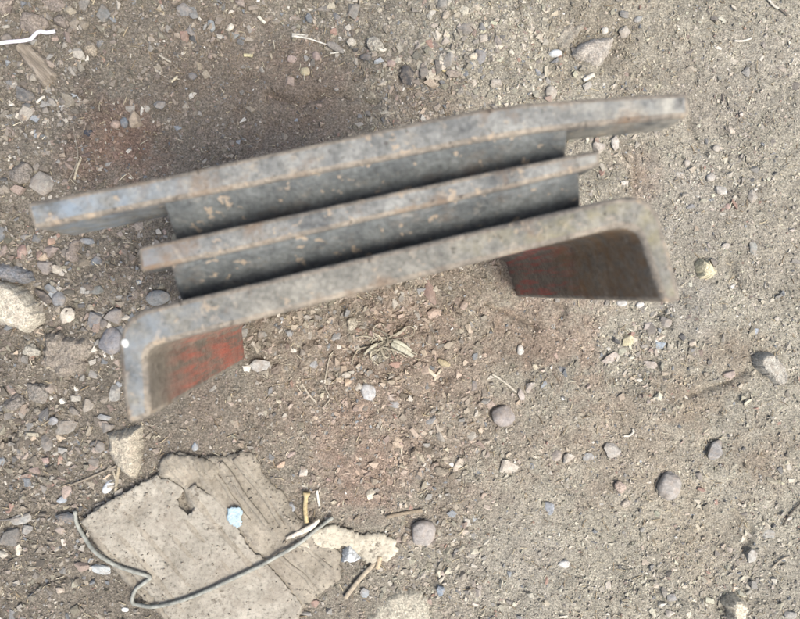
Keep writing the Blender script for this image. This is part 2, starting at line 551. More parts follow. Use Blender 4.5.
def stone(px, py, rx, ry, ang, rgb, label, style='angular', group=None, hz=.62, bury=.35, name=None, cat='stone', k=1.0):
    r = np.random.default_rng(int(px * 131 + py * 17) % 99991 + 5)
    a, b = rx * MPP, ry * MPP
    nm = name or ('pebble' if style == 'round' else 'stone_chip' if max(rx, ry) < 9 else 'stone')
    if style in ('angular', 'flat'):
        c = min(a, b) * (hz if style == 'angular' else .34)
        me, v = chip_mesh(nm, int(r.integers(11, 16)), r, (a * 1.06, b * 1.06, c), min(a, b) * .11)
        v = v + (noise3(v / min(a, b) * 2.2 + r.uniform(0, 40, 3), 8) * min(a, b) * .05)[:, None] * np.array([1, 1, .7])
    else:
        v, f = rock_verts(4 if max(rx, ry) > 9 else 3, style, r)
        c = min(a, b) * hz
        v = v * np.array([a, b, c])
        me = np_mesh(nm, v, f)
    t = math.radians(ang)
    R = np.array([[math.cos(t), -math.sin(t), 0], [math.sin(t), math.cos(t), 0], [0, 0, 1]])
    tilt = r.normal(0, .12, 2)
    v = v @ R.T
    v[:, 2] += v[:, 0] * tilt[0] + v[:, 1] * tilt[1]
    v[:, 2] += c * (1 - 2 * bury)
    w = W(px, py)
    z = ghs(w.x, w.y)
    me.vertices.foreach_set('co', v.astype(np.float32).ravel())
    me.update()
    mt = M['smooth'] if style == 'round' else M['crumb'] if style == 'crumb' else M['stone']
    o = link(nm, me, mt, loc=(w.x, w.y, z), smooth=True)
    if style in ('angular', 'flat'):
        me.set_sharp_from_angle(angle=math.radians(17))
    o.color = alb(rgb, k, .5)
    tag(o, label, cat, group)
    return o

def poly_mesh(name, poly_px, step, zf, skirt=.004, rim=None, jitter=.0, seed=0, origin=None, under=None):
    """solid with a traced outline: a triangulated top over the outline, a wall round the rim and an underside"""
    r = np.random.default_rng(seed)
    P = px2(poly_px)
    dense = []
    n = len(P)
    for i in range(n):
        a, b = P[i], P[(i + 1) % n]
        L = np.linalg.norm(b - a)
        s = max(1, int(L / step))
        for j in range(s):
            t = j / s
            q = a * (1 - t) + b * t
            nrm = np.array([b[1] - a[1], a[0] - b[0]]) / max(L, 1e-9)
            q = q + nrm * jitter * (r.normal() * .6 + float(noise2(np.array([q[0]]), np.array([q[1]]), step * 5, seed)[0]))
            dense.append(q)
    dense = np.array(dense)
    lo, hi = dense.min(0), dense.max(0)
    xs = np.arange(lo[0], hi[0], step); ys = np.arange(lo[1], hi[1], step)
    X, Y = np.meshgrid(xs, ys)
    X = X.ravel() + r.uniform(-.3, .3, X.size) * step; Y = Y.ravel() + r.uniform(-.3, .3, Y.size) * step
    loop = np.vstack([dense, dense[:1]])
    ok = inside(X, Y, dense)
    X, Y = X[ok], Y[ok]
    d = seg_dist(X, Y, loop)
    ok = d > step * .55
    X, Y = X[ok], Y[ok]
    nb = len(dense)
    pts = [Vector(q) for q in dense] + [Vector((a, b)) for a, b in zip(X, Y)]
    vo, eo, fo, ov, oe, of = delaunay_2d_cdt(pts, [(i, (i + 1) % nb) for i in range(nb)], [list(range(nb))], 1, 1e-7)
    V2 = np.array([q[:] for q in vo])
    dist = seg_dist(V2[:, 0], V2[:, 1], loop)
    z = zf(V2[:, 0], V2[:, 1], dist)
    top = np.column_stack([V2, z])
    # boundary edges of the triangulation
    cnt = {}
    for f in fo:
        for i in range(len(f)):
            e = (f[i], f[(i + 1) % len(f)])
            cnt[e] = 1
    bedges = [e for e in cnt if (e[1], e[0]) not in cnt]
    nv = len(top)
    bot = top.copy()
    bot[:, 2] = (z - skirt) if under is None else under(V2[:, 0], V2[:, 1], dist)
    org = np.array(origin if origin is not None else (V2[:, 0].mean(), V2[:, 1].mean(), 0.0))
    V = np.vstack([top, bot]) - org
    F = [tuple(f) for f in fo] + [tuple(nv + i for i in reversed(f)) for f in fo]
    F += [(b, a, nv + a, nv + b) for a, b in bedges]
    me = bpy.data.meshes.new(name)
    me.from_pydata(V.tolist(), [], F)
    me.update()
    return me, Vector(org)

def slab_stone(name, poly, h, rgb, label, cat='stone', seed=1, rimw=.0035, rough=.0009, facet=.0016, material='rock', tilt=(0, 0), step=.0010, jitter=.0006, base=-.004, group=None):
    c = px2(poly).mean(0)
    g0 = ghs(*c)
    r = np.random.default_rng(seed)
    fn = r.normal(size=(5, 2)) * .28
    fo = r.uniform(-.5, 1.0, 5)
    def zf(x, y, d):
        k = np.clip(d / rimw, 0, 1)
        prof = 1 - (1 - k) ** 2.2
        sz = max(np.ptp(px2(poly)[:, 0]), np.ptp(px2(poly)[:, 1])) / 2
        u, v = (x - c[0]) / sz, (y - c[1]) / sz
        fac = np.min(np.stack([a * u + b * v + o_ for (a, b), o_ in zip(fn, fo)]), 0)
        z = h * prof + facet * fac * 2 * k + tilt[0] * (x - c[0]) + tilt[1] * (y - c[1])
        z = z + rough * (noise2(x, y, .006, seed) + .7 * noise2(x, y, .0030, seed + 1) + .55 * noise2(x, y, .0017, seed + 2))
        return g0 + z
    me, org = poly_mesh(name, poly, step, zf, jitter=jitter, seed=seed, under=lambda x, y, d: np.full(np.shape(x), g0 + base))
    o = link(name, me, M[material], loc=org, smooth=True)
    me.set_sharp_from_angle(angle=math.radians(24))
    o.color = alb(rgb, 1.0, .25)
    return tag(o, label, cat, group)

def tube(name, pts, rad, material, ns=8, flat=1.0, origin=None, taper=None, parent=None):
    """round (or flattened) strand along a line of world points"""
    P = [Vector(p) for p in pts]
    # smooth by Catmull-Rom
    Q = []
    for i in range(len(P) - 1):
        p0 = P[max(i - 1, 0)]; p1 = P[i]; p2 = P[i + 1]; p3 = P[min(i + 2, len(P) - 1)]
        for j in range(5):
            t = j / 5
            Q.append(0.5 * ((2 * p1) + (p2 - p0) * t + (2 * p0 - 5 * p1 + 4 * p2 - p3) * t * t + (3 * p1 - p0 - 3 * p2 + p3) * t ** 3))
    Q.append(P[-1])
    org = Vector(origin) if origin is not None else Q[0].copy()
    V, F = [], []
    n = len(Q)
    for i, q in enumerate(Q):
        t = (Q[min(i + 1, n - 1)] - Q[max(i - 1, 0)]).normalized()
        s = t.cross(Vector((0, 0, 1))).normalized()
        u = s.cross(t).normalized()
        k = rad if taper is None else rad * taper(i / (n - 1))
        for a in range(ns):
            an = 2 * math.pi * a / ns
            V.append(q + s * (math.cos(an) * k) + u * (math.sin(an) * k * flat) - org)
    for i in range(n - 1):
        for a in range(ns):
            b = (a + 1) % ns
            F.append((i * ns + a, i * ns + b, (i + 1) * ns + b, (i + 1) * ns + a))
    F.append(tuple(range(ns))[::-1]); F.append(tuple((n - 1) * ns + a for a in range(ns)))
    me = bpy.data.meshes.new(name)
    me.from_pydata([v[:] for v in V], [], F)
    me.update()
    return link(name, me, material, parent=parent, loc=org, smooth=True)
def gp(px, py, lift=.001):
    w = W(px, py)
    return (w.x, w.y, ghs(w.x, w.y) + lift)

# ---------------------------------------------------------------- the steel bracket
def ztop(px):
    return H * (0.437 + (px - 130) / 520.0 * 0.050)
def resample(pts, n):
    P = np.array(pts, float)
    L = np.concatenate([[0], np.cumsum(np.hypot(*np.diff(P, axis=0).T))])
    t = np.linspace(0, L[-1], n)
    X, Y = np.interp(t, L, P[:, 0]), np.interp(t, L, P[:, 1])
    for _ in range(max(2, n // 4)):
        Y[1:-1] = (Y[:-2] + Y[1:-1] * 2 + Y[2:]) / 4
    return np.column_stack([X, Y])
def top_pts(pts, n, drop=0.0):
    return np.array([W(a, b, ztop(a) - drop)[:] for a, b in resample(pts, n)])
b0 = W(362, 300)
BASE = Vector((W(380, 250, .1).x, W(380, 250, .1).y, 0.0))

def loft(name, A, B, zb, rows, mats, jit=.00025, seed=0, bevel=.0011, parent=None):
    """plate on edge: A and B are the far and near top lines, zb(i) gives the height of its lower edge"""
    r = np.random.default_rng(seed)
    n = len(A)
    V = []
    for i in range(n):
        for side in (A, B):
            for k in range(rows + 1):
                t = k / rows
                p = side[i].copy()
                p[2] = p[2] * (1 - t) + zb(i / (n - 1)) * t
                p = p + jit * noise3(np.array([p * 140 + seed]), seed)[0] * np.array([1, 1, .6]) + r.normal(0, jit * .22, 3)
                V.append(p - np.array(BASE[:]))
    R = rows + 1
    ix = lambda i, s, k: i * 2 * R + s * R + k
    F, MI = [], []
    for i in range(n - 1):
        F.append((ix(i, 0, 0), ix(i, 1, 0), ix(i + 1, 1, 0), ix(i + 1, 0, 0))); MI.append(0)
        F.append((ix(i, 0, rows), ix(i + 1, 0, rows), ix(i + 1, 1, rows), ix(i, 1, rows))); MI.append(1)
        for k in range(rows):
            F.append((ix(i, 0, k), ix(i + 1, 0, k), ix(i + 1, 0, k + 1), ix(i, 0, k + 1))); MI.append(1)
            F.append((ix(i, 1, k), ix(i, 1, k + 1), ix(i + 1, 1, k + 1), ix(i + 1, 1, k))); MI.append(1)
    for i, fl in ((0, False), (n - 1, True)):
        for k in range(rows):
            q = (ix(i, 0, k), ix(i, 0, k + 1), ix(i, 1, k + 1), ix(i, 1, k))
            F.append(q[::-1] if fl else q); MI.append(1 if len(mats) < 3 else 2)
    me = bpy.data.meshes.new(name)
    me.from_pydata([tuple(v) for v in V], [], F)
    for mt in mats:
        me.materials.append(mt)
    me.polygons.foreach_set('material_index', MI)
    me.update()
    bm = bmesh.new(); bm.from_mesh(me)
    bmesh.ops.recalc_face_normals(bm, faces=bm.faces)
    bm.to_mesh(me); bm.free()
    o = link(name, me, None, parent)
    if bevel:
        bv = o.modifiers.new('bevel', 'BEVEL')
        me.materials.append(edge_m); bv.material = len(me.materials) - 1
        bv.width = bevel; bv.segments = 3; bv.limit_method = 'ANGLE'; bv.angle_limit = math.radians(50)
    me.shade_smooth()
    return o

def rel(px, py, z):
    w = W(px, py, z)
    return w - BASE
root = bpy.data.objects.new('steel_bracket', None)
col.objects.link(root)
root.location = BASE
root.empty_display_size = .05
tag(root, 'weathered grey steel bracket of three upright plates standing on the soil, red paint inside', 'metal bracket')

edge_m = make_steel('rusty_edge', alb((104, 100, 96)), alb((168, 158, 144)), 1.0, .6, .05, .8)
cut = make_steel('cut_steel_edge', alb((90, 93, 95)), alb((162, 162, 158)), .95, .7, .08, .7,
                 paint=[((((W(600, 110, .19) - BASE).x, .5), (-.5, .5), (-.5, .5)), .05, (206, 202, 190), (140, 140, 140), .40, .62, .8),
                        (((-.5, (W(150, 200, .17) - BASE).x), (-.5, .5), (-.5, .5)), .05, (148, 164, 180), (120, 120, 120), .40, .62, .75)])
fl_l = rel(150, 380, .1)
a1 = rel(150, 350, ztop(150)); a2 = rel(150, 415, ztop(150))
red_box = ((a1.x - .012, a1.x + .006), (min(a1.y, a2.y) - .02, max(a1.y, a2.y) + .006), (-.02, .142))
r1 = rel(640, 230, ztop(640))
redr_box = ((r1.x - .02, r1.x + .03), (r1.y - .05, r1.y + .01), (.0, .12))
blue_box = ((-.5, a1.x + .02), (-.5, .5), (-.5, .5))
yel_box = ((r1.x - .05, r1.x + .03), (r1.y - .03, r1.y + .02), (.10, .25))
redpaint = (222, 108, 86)
rust_box = ((r1.x - .02, r1.x + .03), (r1.y - .06, r1.y + .02), (.10, .25))
scale_m = make_steel('mill_scale', alb((78, 83, 86)), alb((122, 126, 126)), .35, .7, .08, .62)
chan_m = make_steel('painted_channel_face', alb((104, 98, 90)), alb((146, 138, 126)), .6, 0, .05, .75,
                    paint=[(red_box, .03, redpaint, (330, 330, 28), .44, .66, .85), (red_box, .05, redpaint, (110, 110, 22), .42, .66, .7),
                           (redr_box, .02, (196, 84, 76), (260, 260, 24), .46, .66, .75), (rust_box, .025, (140, 104, 62), (150, 150, 90), .38, .66, .75)])
chan_top = make_steel('channel_cut_edge', alb((90, 91, 89)), alb((160, 157, 148)), 1.0, .6, .08, .74,
                      paint=[(yel_box, .05, (166, 156, 112), (120, 120, 120), .44, .70, .6), (blue_box, .04, (146, 156, 166), (120, 120, 120), .38, .62, .65)])

back_A = [(25, 203), (60, 196), (150, 179), (250, 157), (400, 125), (470, 110), (530, 102), (600, 97), (690, 92)]
back_B = [(33, 229), (70, 222), (165, 202), (250, 186), (370, 163), (490, 139), (560, 129), (640, 121), (691, 117)]
mid_A = [(137, 247), (250, 223.5), (370, 197), (490, 171), (601, 149)]
mid_B = [(140, 272), (250, 248), (370, 220), (490, 193), (601, 166)]
ch_A = [(127, 424), (123, 400), (120, 370), (118, 345), (121, 330), (128, 319), (142, 310), (180, 300.5), (250, 284), (340, 262.5), (370, 255.5), (490, 227),
        (583, 205), (618, 197.5), (632, 196.5), (643, 198.5), (652, 204.5), (659, 214), (670, 250), (683, 301)]
ch_B = [(150, 417), (149, 395), (147, 372), (146, 358), (148, 352), (153, 347), (164, 343), (200, 334), (240, 324), (340, 298), (385, 286.5), (490, 259.5),
        (560, 242), (606, 230.5), (619, 228), (629, 228.5), (637, 233), (642, 241), (650, 265), (663, 303)]

def pair(A, B, n):
    """points spread evenly along both lines (matched knot by knot)"""
    A = np.array(A, float); B = np.array(B, float)
    seg = np.hypot(*np.diff((A + B) / 2, axis=0).T)
    L = np.concatenate([[0], np.cumsum(seg)])
    t = np.linspace(0, L[-1], n)
    t = np.unique(np.concatenate([t, L]))
    f = lambda P: np.array([W(a, b, ztop(a))[:] for a, b in zip(np.interp(t, L, P[:, 0]), np.interp(t, L, P[:, 1]))])
    return f(A), f(B)

A, B = pair(ch_A, ch_B, 90)
channel = loft('channel', A, B, lambda t: -.004, 14, [chan_top, chan_m, chan_top], .00012, 3, .0018, root)
A, B = top_pts(back_A, 90), top_pts(back_B, 90)
long_bar = loft('long_bar', A, B, lambda t: ztop(25 + 665 * t) - (.030 - .011 * t), 5, [cut, cut, cut], .00012, 5, .0016, root)
A, B = top_pts(mid_A, 70), top_pts(mid_B, 70)
short_bar = loft('short_bar', A, B, lambda t: ztop(137 + 464 * t) - .014, 4, [cut, scale_m, cut], .00012, 7, .0015, root)

def blade(name, line, p0, p1, depth, slope, splay, seed):
    """slanting plate welded under a bar: starts at the bar's near edge and leans towards the channel"""
    pts = [p for p in resample(line, 400) if p0 <= p[0] <= p1]
    pts = np.array(pts)[::6]
    T = np.array([W(a, b, ztop(a) - .0022)[:] for a, b in pts])
    u = T[-1] - T[0]; u[2] = 0; u /= np.linalg.norm(u)
    f = np.array([u[1], -u[0], 0])
    T = T + f * .0005
    n, rows = len(T), 8
    r = np.random.default_rng(seed)
    V = []
    nrm = np.array([0, 0, 1.0]) * slope + f
    nrm /= np.linalg.norm(nrm)
    for i in range(n):
        c = 2 * i / (n - 1) - 1
        for side in (0, 1):
            for k in range(rows + 1):
                d = depth * k / rows
                p = T[i] + f * slope * d - np.array([0, 0, d]) + u * splay * c * abs(c) ** 3 * d / depth - nrm * .0055 * side
                p = p + .0005 * noise3(np.array([p * 120 + seed]), seed)[0] * nrm
                V.append(p - np.array(BASE[:]))
    R = rows + 1
    ix = lambda i, s, k: i * 2 * R + s * R + k
    F = []
    for i in range(n - 1):
        F.append((ix(i, 0, 0), ix(i + 1, 0, 0), ix(i + 1, 1, 0), ix(i, 1, 0)))
        F.append((ix(i, 0, rows), ix(i, 1, rows), ix(i + 1, 1, rows), ix(i + 1, 0, rows)))
        for k in range(rows):
            F.append((ix(i, 0, k), ix(i, 0, k + 1), ix(i + 1, 0, k + 1), ix(i + 1, 0, k)))
            F.append((ix(i, 1, k), ix(i + 1, 1, k), ix(i + 1, 1, k + 1), ix(i, 1, k + 1)))
    for i in (0, n - 1):
        for k in range(rows):
            F.append((ix(i, 0, k), ix(i, 0, k + 1), ix(i, 1, k + 1), ix(i, 1, k)))
    me = bpy.data.meshes.new(name)
    me.from_pydata([tuple(v) for v in V], [], F)
    bm = bmesh.new(); bm.from_mesh(me)
    bmesh.ops.recalc_face_normals(bm, faces=bm.faces)
    bm.to_mesh(me); bm.free()
    o = link(name, me, scale_m, root)
    bv = o.modifiers.new('bevel', 'BEVEL')
    bv.width = .0012; bv.segments = 2; bv.limit_method = 'ANGLE'; bv.angle_limit = math.radians(50)
    me.shade_smooth()
    return o
blade('slanted_plate', back_B, 162, 572, .040, .80, .004, 11)
blade('slanted_plate', mid_B, 170, 586, .0145, .80, .003, 12)

# a blob of white paint on the rounded corner of the channel
v, f = rock_verts(3, 'round', np.random.default_rng(3))
w = rel(125, 343, ztop(125))
me = np_mesh('paint_spot', v * np.array([.0012, .0014, .0004]), f)
ps = link('paint_spot', me, plain('white_paint_drop', (226, 228, 228), .6, 0, .12), channel, loc=w + Vector((0, 0, .0002)), smooth=True)

# ---------------------------------------------------------------- torn cardboard
croot = bpy.data.objects.new('cardboard_piece', None)
col.objects.link(croot)
cc = W(215, 540)
croot.location = (cc.x, cc.y, ghs(cc.x, cc.y))
tag(croot, 'torn flat piece of weathered corrugated cardboard lying beneath the bent wire', 'cardboard')
CO = np.array(croot.location[:])
p_a, p_b = W(232, 460), W(276, 512)
rdir = np.array([p_b.x - p_a.x, p_b.y - p_a.y]); rdir /= np.linalg.norm(rdir)
rperp = np.array([-rdir[1], rdir[0]])
CZ = CO[2]
def board_base(x, y):
    return CZ + .0030 + .0011 * noise2(x, y, .05, 41) + .0004 * noise2(x, y, .014, 42)
def core_z(x, y, d):
    s = (x * rperp[0] + y * rperp[1])
    t = (x * rdir[0] + y * rdir[1])
    s = s + .0006 * noise2(x, y, .02, 45)
    wv = .5 + .5 * np.cos(s / .0118 * 2 * math.pi + 1.0)
    rid = .0023 * np.clip(wv, 0, 1) ** 2.2
    wear = np.clip(.75 + .6 * noise2(x, y, .022, 46), .15, 1.1)
    slot = seg_dist(x, y, px2([(181, 490), (184, 502), (189, 511)]))
    return board_base(x, y) - .0035 * np.exp(-(slot / .0022) ** 2) + rid * wear + .00022 * noise2(x, y, .003, 43) - .0012 * np.clip(1 - d / .003, 0, 1) ** 2
me, org = poly_mesh('core_sheet', BOARD, .0016, core_z, skirt=.0028, jitter=.0008, seed=4, origin=CO)
link('core_sheet', me, M['board'], croot, smooth=True)
LINER = [(84, 520), (98, 507), (118, 496), (140, 484), (158, 475), (170, 479), (180, 483), (185, 489), (179, 497), (183, 506), (189, 513), (196, 506),
         (190, 497), (188, 486), (197, 484), (206, 489), (215, 496), (224, 503), (231, 511), (237, 523), (243, 533), (247, 542), (254, 549), (262, 553),
         (272, 566), (284, 580), (297, 596), (302, 606), (294, 624), (285, 645), (190, 659), (184, 640), (174, 618), (160, 600), (142, 580), (124, 560), (102, 540)]
def liner_z(x, y, d):
    return board_base(x, y) + .0016 + .00045 * noise2(x, y, .009, 47) + .0005 * noise2(x, y, .025, 44) + .00020 * noise2(x, y, .003, 48) + .0006 * np.exp(-(d / .0022) ** 2) * noise2(x, y, .008, 49)
me, org = poly_mesh('torn_liner', LINER, .0013, liner_z, skirt=.0009, jitter=.0007, seed=8, origin=CO)
link('torn_liner', me, M['liner'], croot, smooth=True)
# wrinkled fold along the upper edge
FOLD = [(160, 466), (163, 458), (172, 453), (190, 454), (204, 457), (216, 462), (220, 470), (214, 479), (203, 478), (196, 476), (190, 480), (186, 486),
        (181, 481), (168, 478), (160, 474)]
def fold_z(x, y, d):
    s = x * rperp[0] + y * rperp[1]
    return board_base(x, y) + .0012 + .0034 * np.sqrt(np.clip(d / .0075, 0, 1)) + .0009 * np.sin(s / .0042 * 2 * math.pi + 3 * noise2(x, y, .012, 50)) * np.clip(d / .003, 0, 1) + .0003 * noise2(x, y, .003, 51)
me, org = poly_mesh('crumpled_flap', FOLD, .0011, fold_z, skirt=.0025, jitter=.0005, seed=9, origin=CO)
link('crumpled_flap', me, M['board'], croot, smooth=True)
# raised cords of the torn layer (long ridges)
for k, (a, b, wd) in enumerate([((222, 462), (268, 522), .0011), ((236, 458), (284, 524), .0012), ((214, 470), (250, 520), .0009), ((278, 552), (318, 588), .0010), ((296, 540), (332, 566), .0009)]):
    pts = []
    for t in np.linspace(0, 1, 7):
        w = W(a[0] * (1 - t) + b[0] * t + random.uniform(-1.2, 1.2), a[1] * (1 - t) + b[1] * t + random.uniform(-1.2, 1.2))
        pts.append((w.x, w.y, float(core_z(np.array([w.x]), np.array([w.y]), np.array([.02]))[0]) + .0002))
    o = tube('flute', pts, wd * 1.4, M['board'], 8, .7, origin=CO, parent=None)
    o.parent = croot; o.location = (0, 0, 0)

SCRAP = [(296, 544), (303, 532), (316, 526), (334, 525), (352, 529), (368, 533), (384, 531), (394, 539), (396, 550), (389, 560), (374, 563), (364, 560), (354, 549), (344, 546), (334, 550), (322, 554), (308, 553)]
g = W(345, 540)
def scrap_z(x, y, d):
    return ghs(g.x, g.y) + .0032 + .0009 * noise2(x, y, .016, 61) + .0005 * (1 - 2 * np.abs(noise2(x, y, .012, 62))) + .00008 * noise2(x, y, .003, 63) - .0012 * np.clip(1 - d / .0015, 0, 1) ** 2
me, org = poly_mesh('paper_scrap', SCRAP, .0010, scrap_z, skirt=.0010, jitter=.0012, seed=12)
tag(link('paper_scrap', me, M['paper'], loc=org, smooth=True), 'crumpled cream paper scrap at the right end of the cardboard', 'paper scrap')

FLAKE = [(229, 508), (233, 504), (240, 504), (244, 508), (243, 516), (244, 522), (239, 526), (234, 522), (229, 517)]
fz = board_base(np.array([W(237, 514).x]), np.array([W(237, 514).y]))[0]
me, org = poly_mesh('paint_flake', FLAKE, .0009, lambda x, y, d: fz + .0030 + .0005 * noise2(x, y, .003, 64), skirt=.0007, jitter=.0006, seed=13)
tag(link('paint_flake', me, M['bluepaint'], loc=org, smooth=True), 'pale blue paint flake on the torn edge of the cardboard', 'paint flake')

# ---------------------------------------------------------------- bent wire
WIRE = [(76, 510), (78, 522), (86, 536), (100, 549), (120, 562), (138, 568), (150, 572), (152.5, 574.5), (147, 579), (139, 585), (134, 595), (134, 601), (139, 603), (158, 602), (184, 596), (212, 585), (244, 570), (272, 556), (300, 540), (318, 527), (333, 516)]
pts = []
for a, b in WIRE:
    w = W(a, b)
    on = inside(np.array([w.x]), np.array([w.y]), BOARD_W)[0]
    z = (float(liner_z(np.array([w.x]), np.array([w.y]), np.array([.02]))[0]) + .0018) if on else ghs(w.x, w.y) + .0028
    pts.append((w.x, w.y, z))
tag(tube('bent_wire', pts, .00115, M['wire'], 12), 'long bent grey wire with a kinked hook lying across the cardboard', 'wire')

# ---------------------------------------------------------------- string, wood, straws
pts = [gp(a, b, .006) for a, b in [(-22, 54), (-4, 52), (14, 48), (30, 46), (38, 44), (42, 40), (47, 37), (53, 38), (61, 36)]]
tag(tube('plastic_string', pts, .0011, M['string'], 10, .6), 'white plastic string crossing the wood chip, running out at the left edge', 'string')
o = slab_stone('wood_chip', [(15, 49), (23, 42), (33, 45), (45, 56), (53, 67), (59, 76), (55, 83), (46, 89), (37, 79), (26, 64)], .0045, (150, 130, 110),
               'weathered brown wood chip lying under the white string', 'wood chip', 21, .0025, .0006, .0006, 'wood', step=.001)

def strand(name, pts_px, wpx, rgb, label, cat, group=None, lift=.0012, flat=.5, taper=None):
    r = random.Random(hash(tuple(pts_px)) % 1000)
    o = tube(name, [gp(a, b, lift) for a, b in pts_px], wpx * MPP / 2, M['straw'], 7, flat, taper=taper)
    o.color = alb(rgb, .9, .35)
    tag(o, label, cat, group)
    return o
tp = lambda t: 1 - .6 * t
tb = lambda t: .35 + .65 * math.sin(math.pi * min(max(t, .06), .94))
strand('straw', [(292, 36), (306, 38), (320, 42), (332, 46)], 2.6, (226, 220, 205), 'longest pale straw, lying alone above the long bar', 'straw', taper=tp)
strand('straw', [(292, 34), (301, 34.5), (308, 35.5)], 1.8, (226, 220, 205), 'short straw splinter beside the tip of the longest straw', 'straw')
strand('dry_leaf', [(327, 43), (334, 46), (344, 52)], 8, (150, 144, 136), 'small curled grey leaf at the end of the longest straw', 'leaf', flat=.3, taper=tb)
strand('straw', [(330, 53), (337, 52), (345, 50)], 1.8, (220, 214, 198), 'short pale straw below the curled grey leaf', 'straw')
strand('twig', [(46, 14), (46, 24), (45.5, 35)], 2.0, (176, 156, 128), 'thin upright tan twig touching the white string', 'twig')
strand('straw', [(119, 465), (117, 478), (115, 492)], 3.4, (176, 160, 130), 'tan straw between the triangular stone and the cardboard', 'straw')
strand('straw', [(113, 471), (115, 478), (116, 485)], 2.0, (190, 176, 148), 'thin pale straw crossing the tan straw beside the triangular stone', 'straw')
strand('root_fibre', [(68, 486), (84, 480), (100, 473), (116, 466)], 2.2, (150, 136, 116), 'thin brown root running from the pink chip to the triangular stone', 'root')
strand('root_fibre', [(-8, 521), (8, 520), (20, 517), (30, 513)], 1.8, (120, 116, 112), 'thin dark fibre over the pale slate at the left edge', 'root')
strand('bone_piece', [(307, 491), (306, 499), (305.5, 508), (307, 521)], 5.6, (206, 180, 118), 'small yellow bone-like stick standing up from the cardboard edge', 'stick', flat=.9, lift=.003, taper=lambda t: 1.45 if t < .16 else .85)
strand('straw', [(317, 490), (318, 498), (319.5, 506)], 2.6, (232, 226, 210), 'short white straw right of the yellow bone-like stick', 'straw')
strand('paper_strip', [(287, 536), (300, 530), (312, 524), (320, 517)], 6, (226, 214, 196), 'cream paper strip pressed along the far end of the wire', 'paper strip', lift=.005, flat=.3, taper=tb)
strand('stick', [(345, 597), (354, 585), (364, 573), (376, 561)], 5, (188, 170, 142), 'pale brown stick below the crumpled cream paper scrap', 'stick', flat=.7, lift=.002)
strand('stick', [(377, 567), (379, 560), (380, 555)], 5.5, (206, 178, 138), 'stubby tan stick end under the crumpled paper scrap', 'stick', flat=.7, lift=.003)
strand('straw', [(386, 516), (398, 513), (410, 511), (422, 509)], 4, (160, 140, 112), 'brown straw pointing at the round pebble beside the cardboard', 'straw')
strand('straw', [(302, 383), (308, 393), (316, 402)], 1.8, (196, 184, 164), 'thin straw in the soil between the red flange and the grass tuft', 'straw')
strand('root_fibre', [(330, 356), (326, 374), (325, 386), (330, 398), (322, 408)], 1.3, (176, 164, 144), 'hair-thin wavy root left of the pale grey pebble', 'root')
strand('straw', [(492, 374), (500, 379), (508, 385), (516, 392)], 2.2, (206, 196, 176), 'thin straw leading to the pair of chips above the mauve pebble', 'straw')
strand('straw', [(764, -4), (773, 6), (778, 9)], 2.6, (214, 206, 190), 'pale straw at the top edge, farthest right', 'straw')
strand('twig', [(778, 9), (783, 13), (788, 17)], 1.8, (120, 110, 98), 'dark twig tip continuing the pale straw at the top right', 'twig')
strand('straw', [(735, 40.5), (744, 40.5), (752, 38)], 2.2, (216, 208, 192), 'small level straw in the smooth soil, upper right', 'straw')
strand('straw', [(622, 435), (628, 435), (632, 431), (631, 428)], 2.4, (216, 208, 194), 'curled white straw above the flat grey stone', 'straw')
strand('twig', [(782, 525), (790, 514), (803, 500)], 1.8, (84, 76, 68), 'dark thin twig entering from the lower right edge', 'twig')
strand('straw', [(770, 568), (776, 561), (784, 557), (791, 556)], 2.0, (170, 156, 134), 'bow-shaped straw in the lower right corner', 'straw')
strand('straw', [(424, 366), (430, 371), (435, 376)], 4, (214, 200, 170), 'stubby cream straw left of the yellow leaf bit', 'straw')
strand('straw', [(434, 380), (437, 374), (441, 369)], 3, (206, 190, 162), 'small tan straw touching the yellow leaf bit', 'straw')
strand('leaf_bit', [(438, 359), (443, 363), (450, 365)], 7, (186, 168, 126), 'tiny yellow leaf bit near the steel, left of the groove', 'leaf', flat=.35, taper=tb)
strand('straw', [(75, 180), (79, 168), (82, 160)], 2.4, (190, 176, 146), 'thin straw leaning above the left end of the long bar', 'straw')
strand('root_fibre', [(74, 125), (76, 140), (79, 156), (76, 170), (68, 184)], 1.3, (150, 138, 120), 'hair-thin root curving down to the left end of the long bar', 'root')
strand('straw', [(159, 55), (165, 59), (171, 62)], 2.0, (190, 180, 160), 'thin straw left of the slate chips in the upper left soil', 'straw')
strand('straw', [(172, 83), (176, 79), (178, 77)], 2.4, (214, 200, 164), 'short cream straw above the middle of the rusty patch', 'straw')
strand('leaf_bit', [(244, 56), (248, 56), (253, 57)], 3.4, (222, 208, 150), 'tiny yellow leaf scrap in the upper left soil', 'leaf')
strand('straw', [(258, 16), (262, 20), (265, 22)], 3.2, (226, 220, 198), 'small white straw near the top, left of the longest straw', 'straw')
strand('straw', [(584, 80), (589, 77), (594, 74.5)], 4.6, (226, 216, 198), 'cream stick stub below the pale angular rock', 'straw', flat=.8)
strand('straw', [(38, 104), (43, 99), (46, 97)], 2.6, (222, 214, 198), 'short white straw under the wood chip end', 'straw')
strand('straw', [(442, 71), (447, 72.5), (452, 71)], 2.2, (214, 190, 130), 'golden straw scrap beside the black stone', 'straw')
strand('straw', [(379, 50), (383, 51), (386, 49)], 3.0, (226, 218, 200), 'white straw bit on the pale crumbly clod', 'straw')

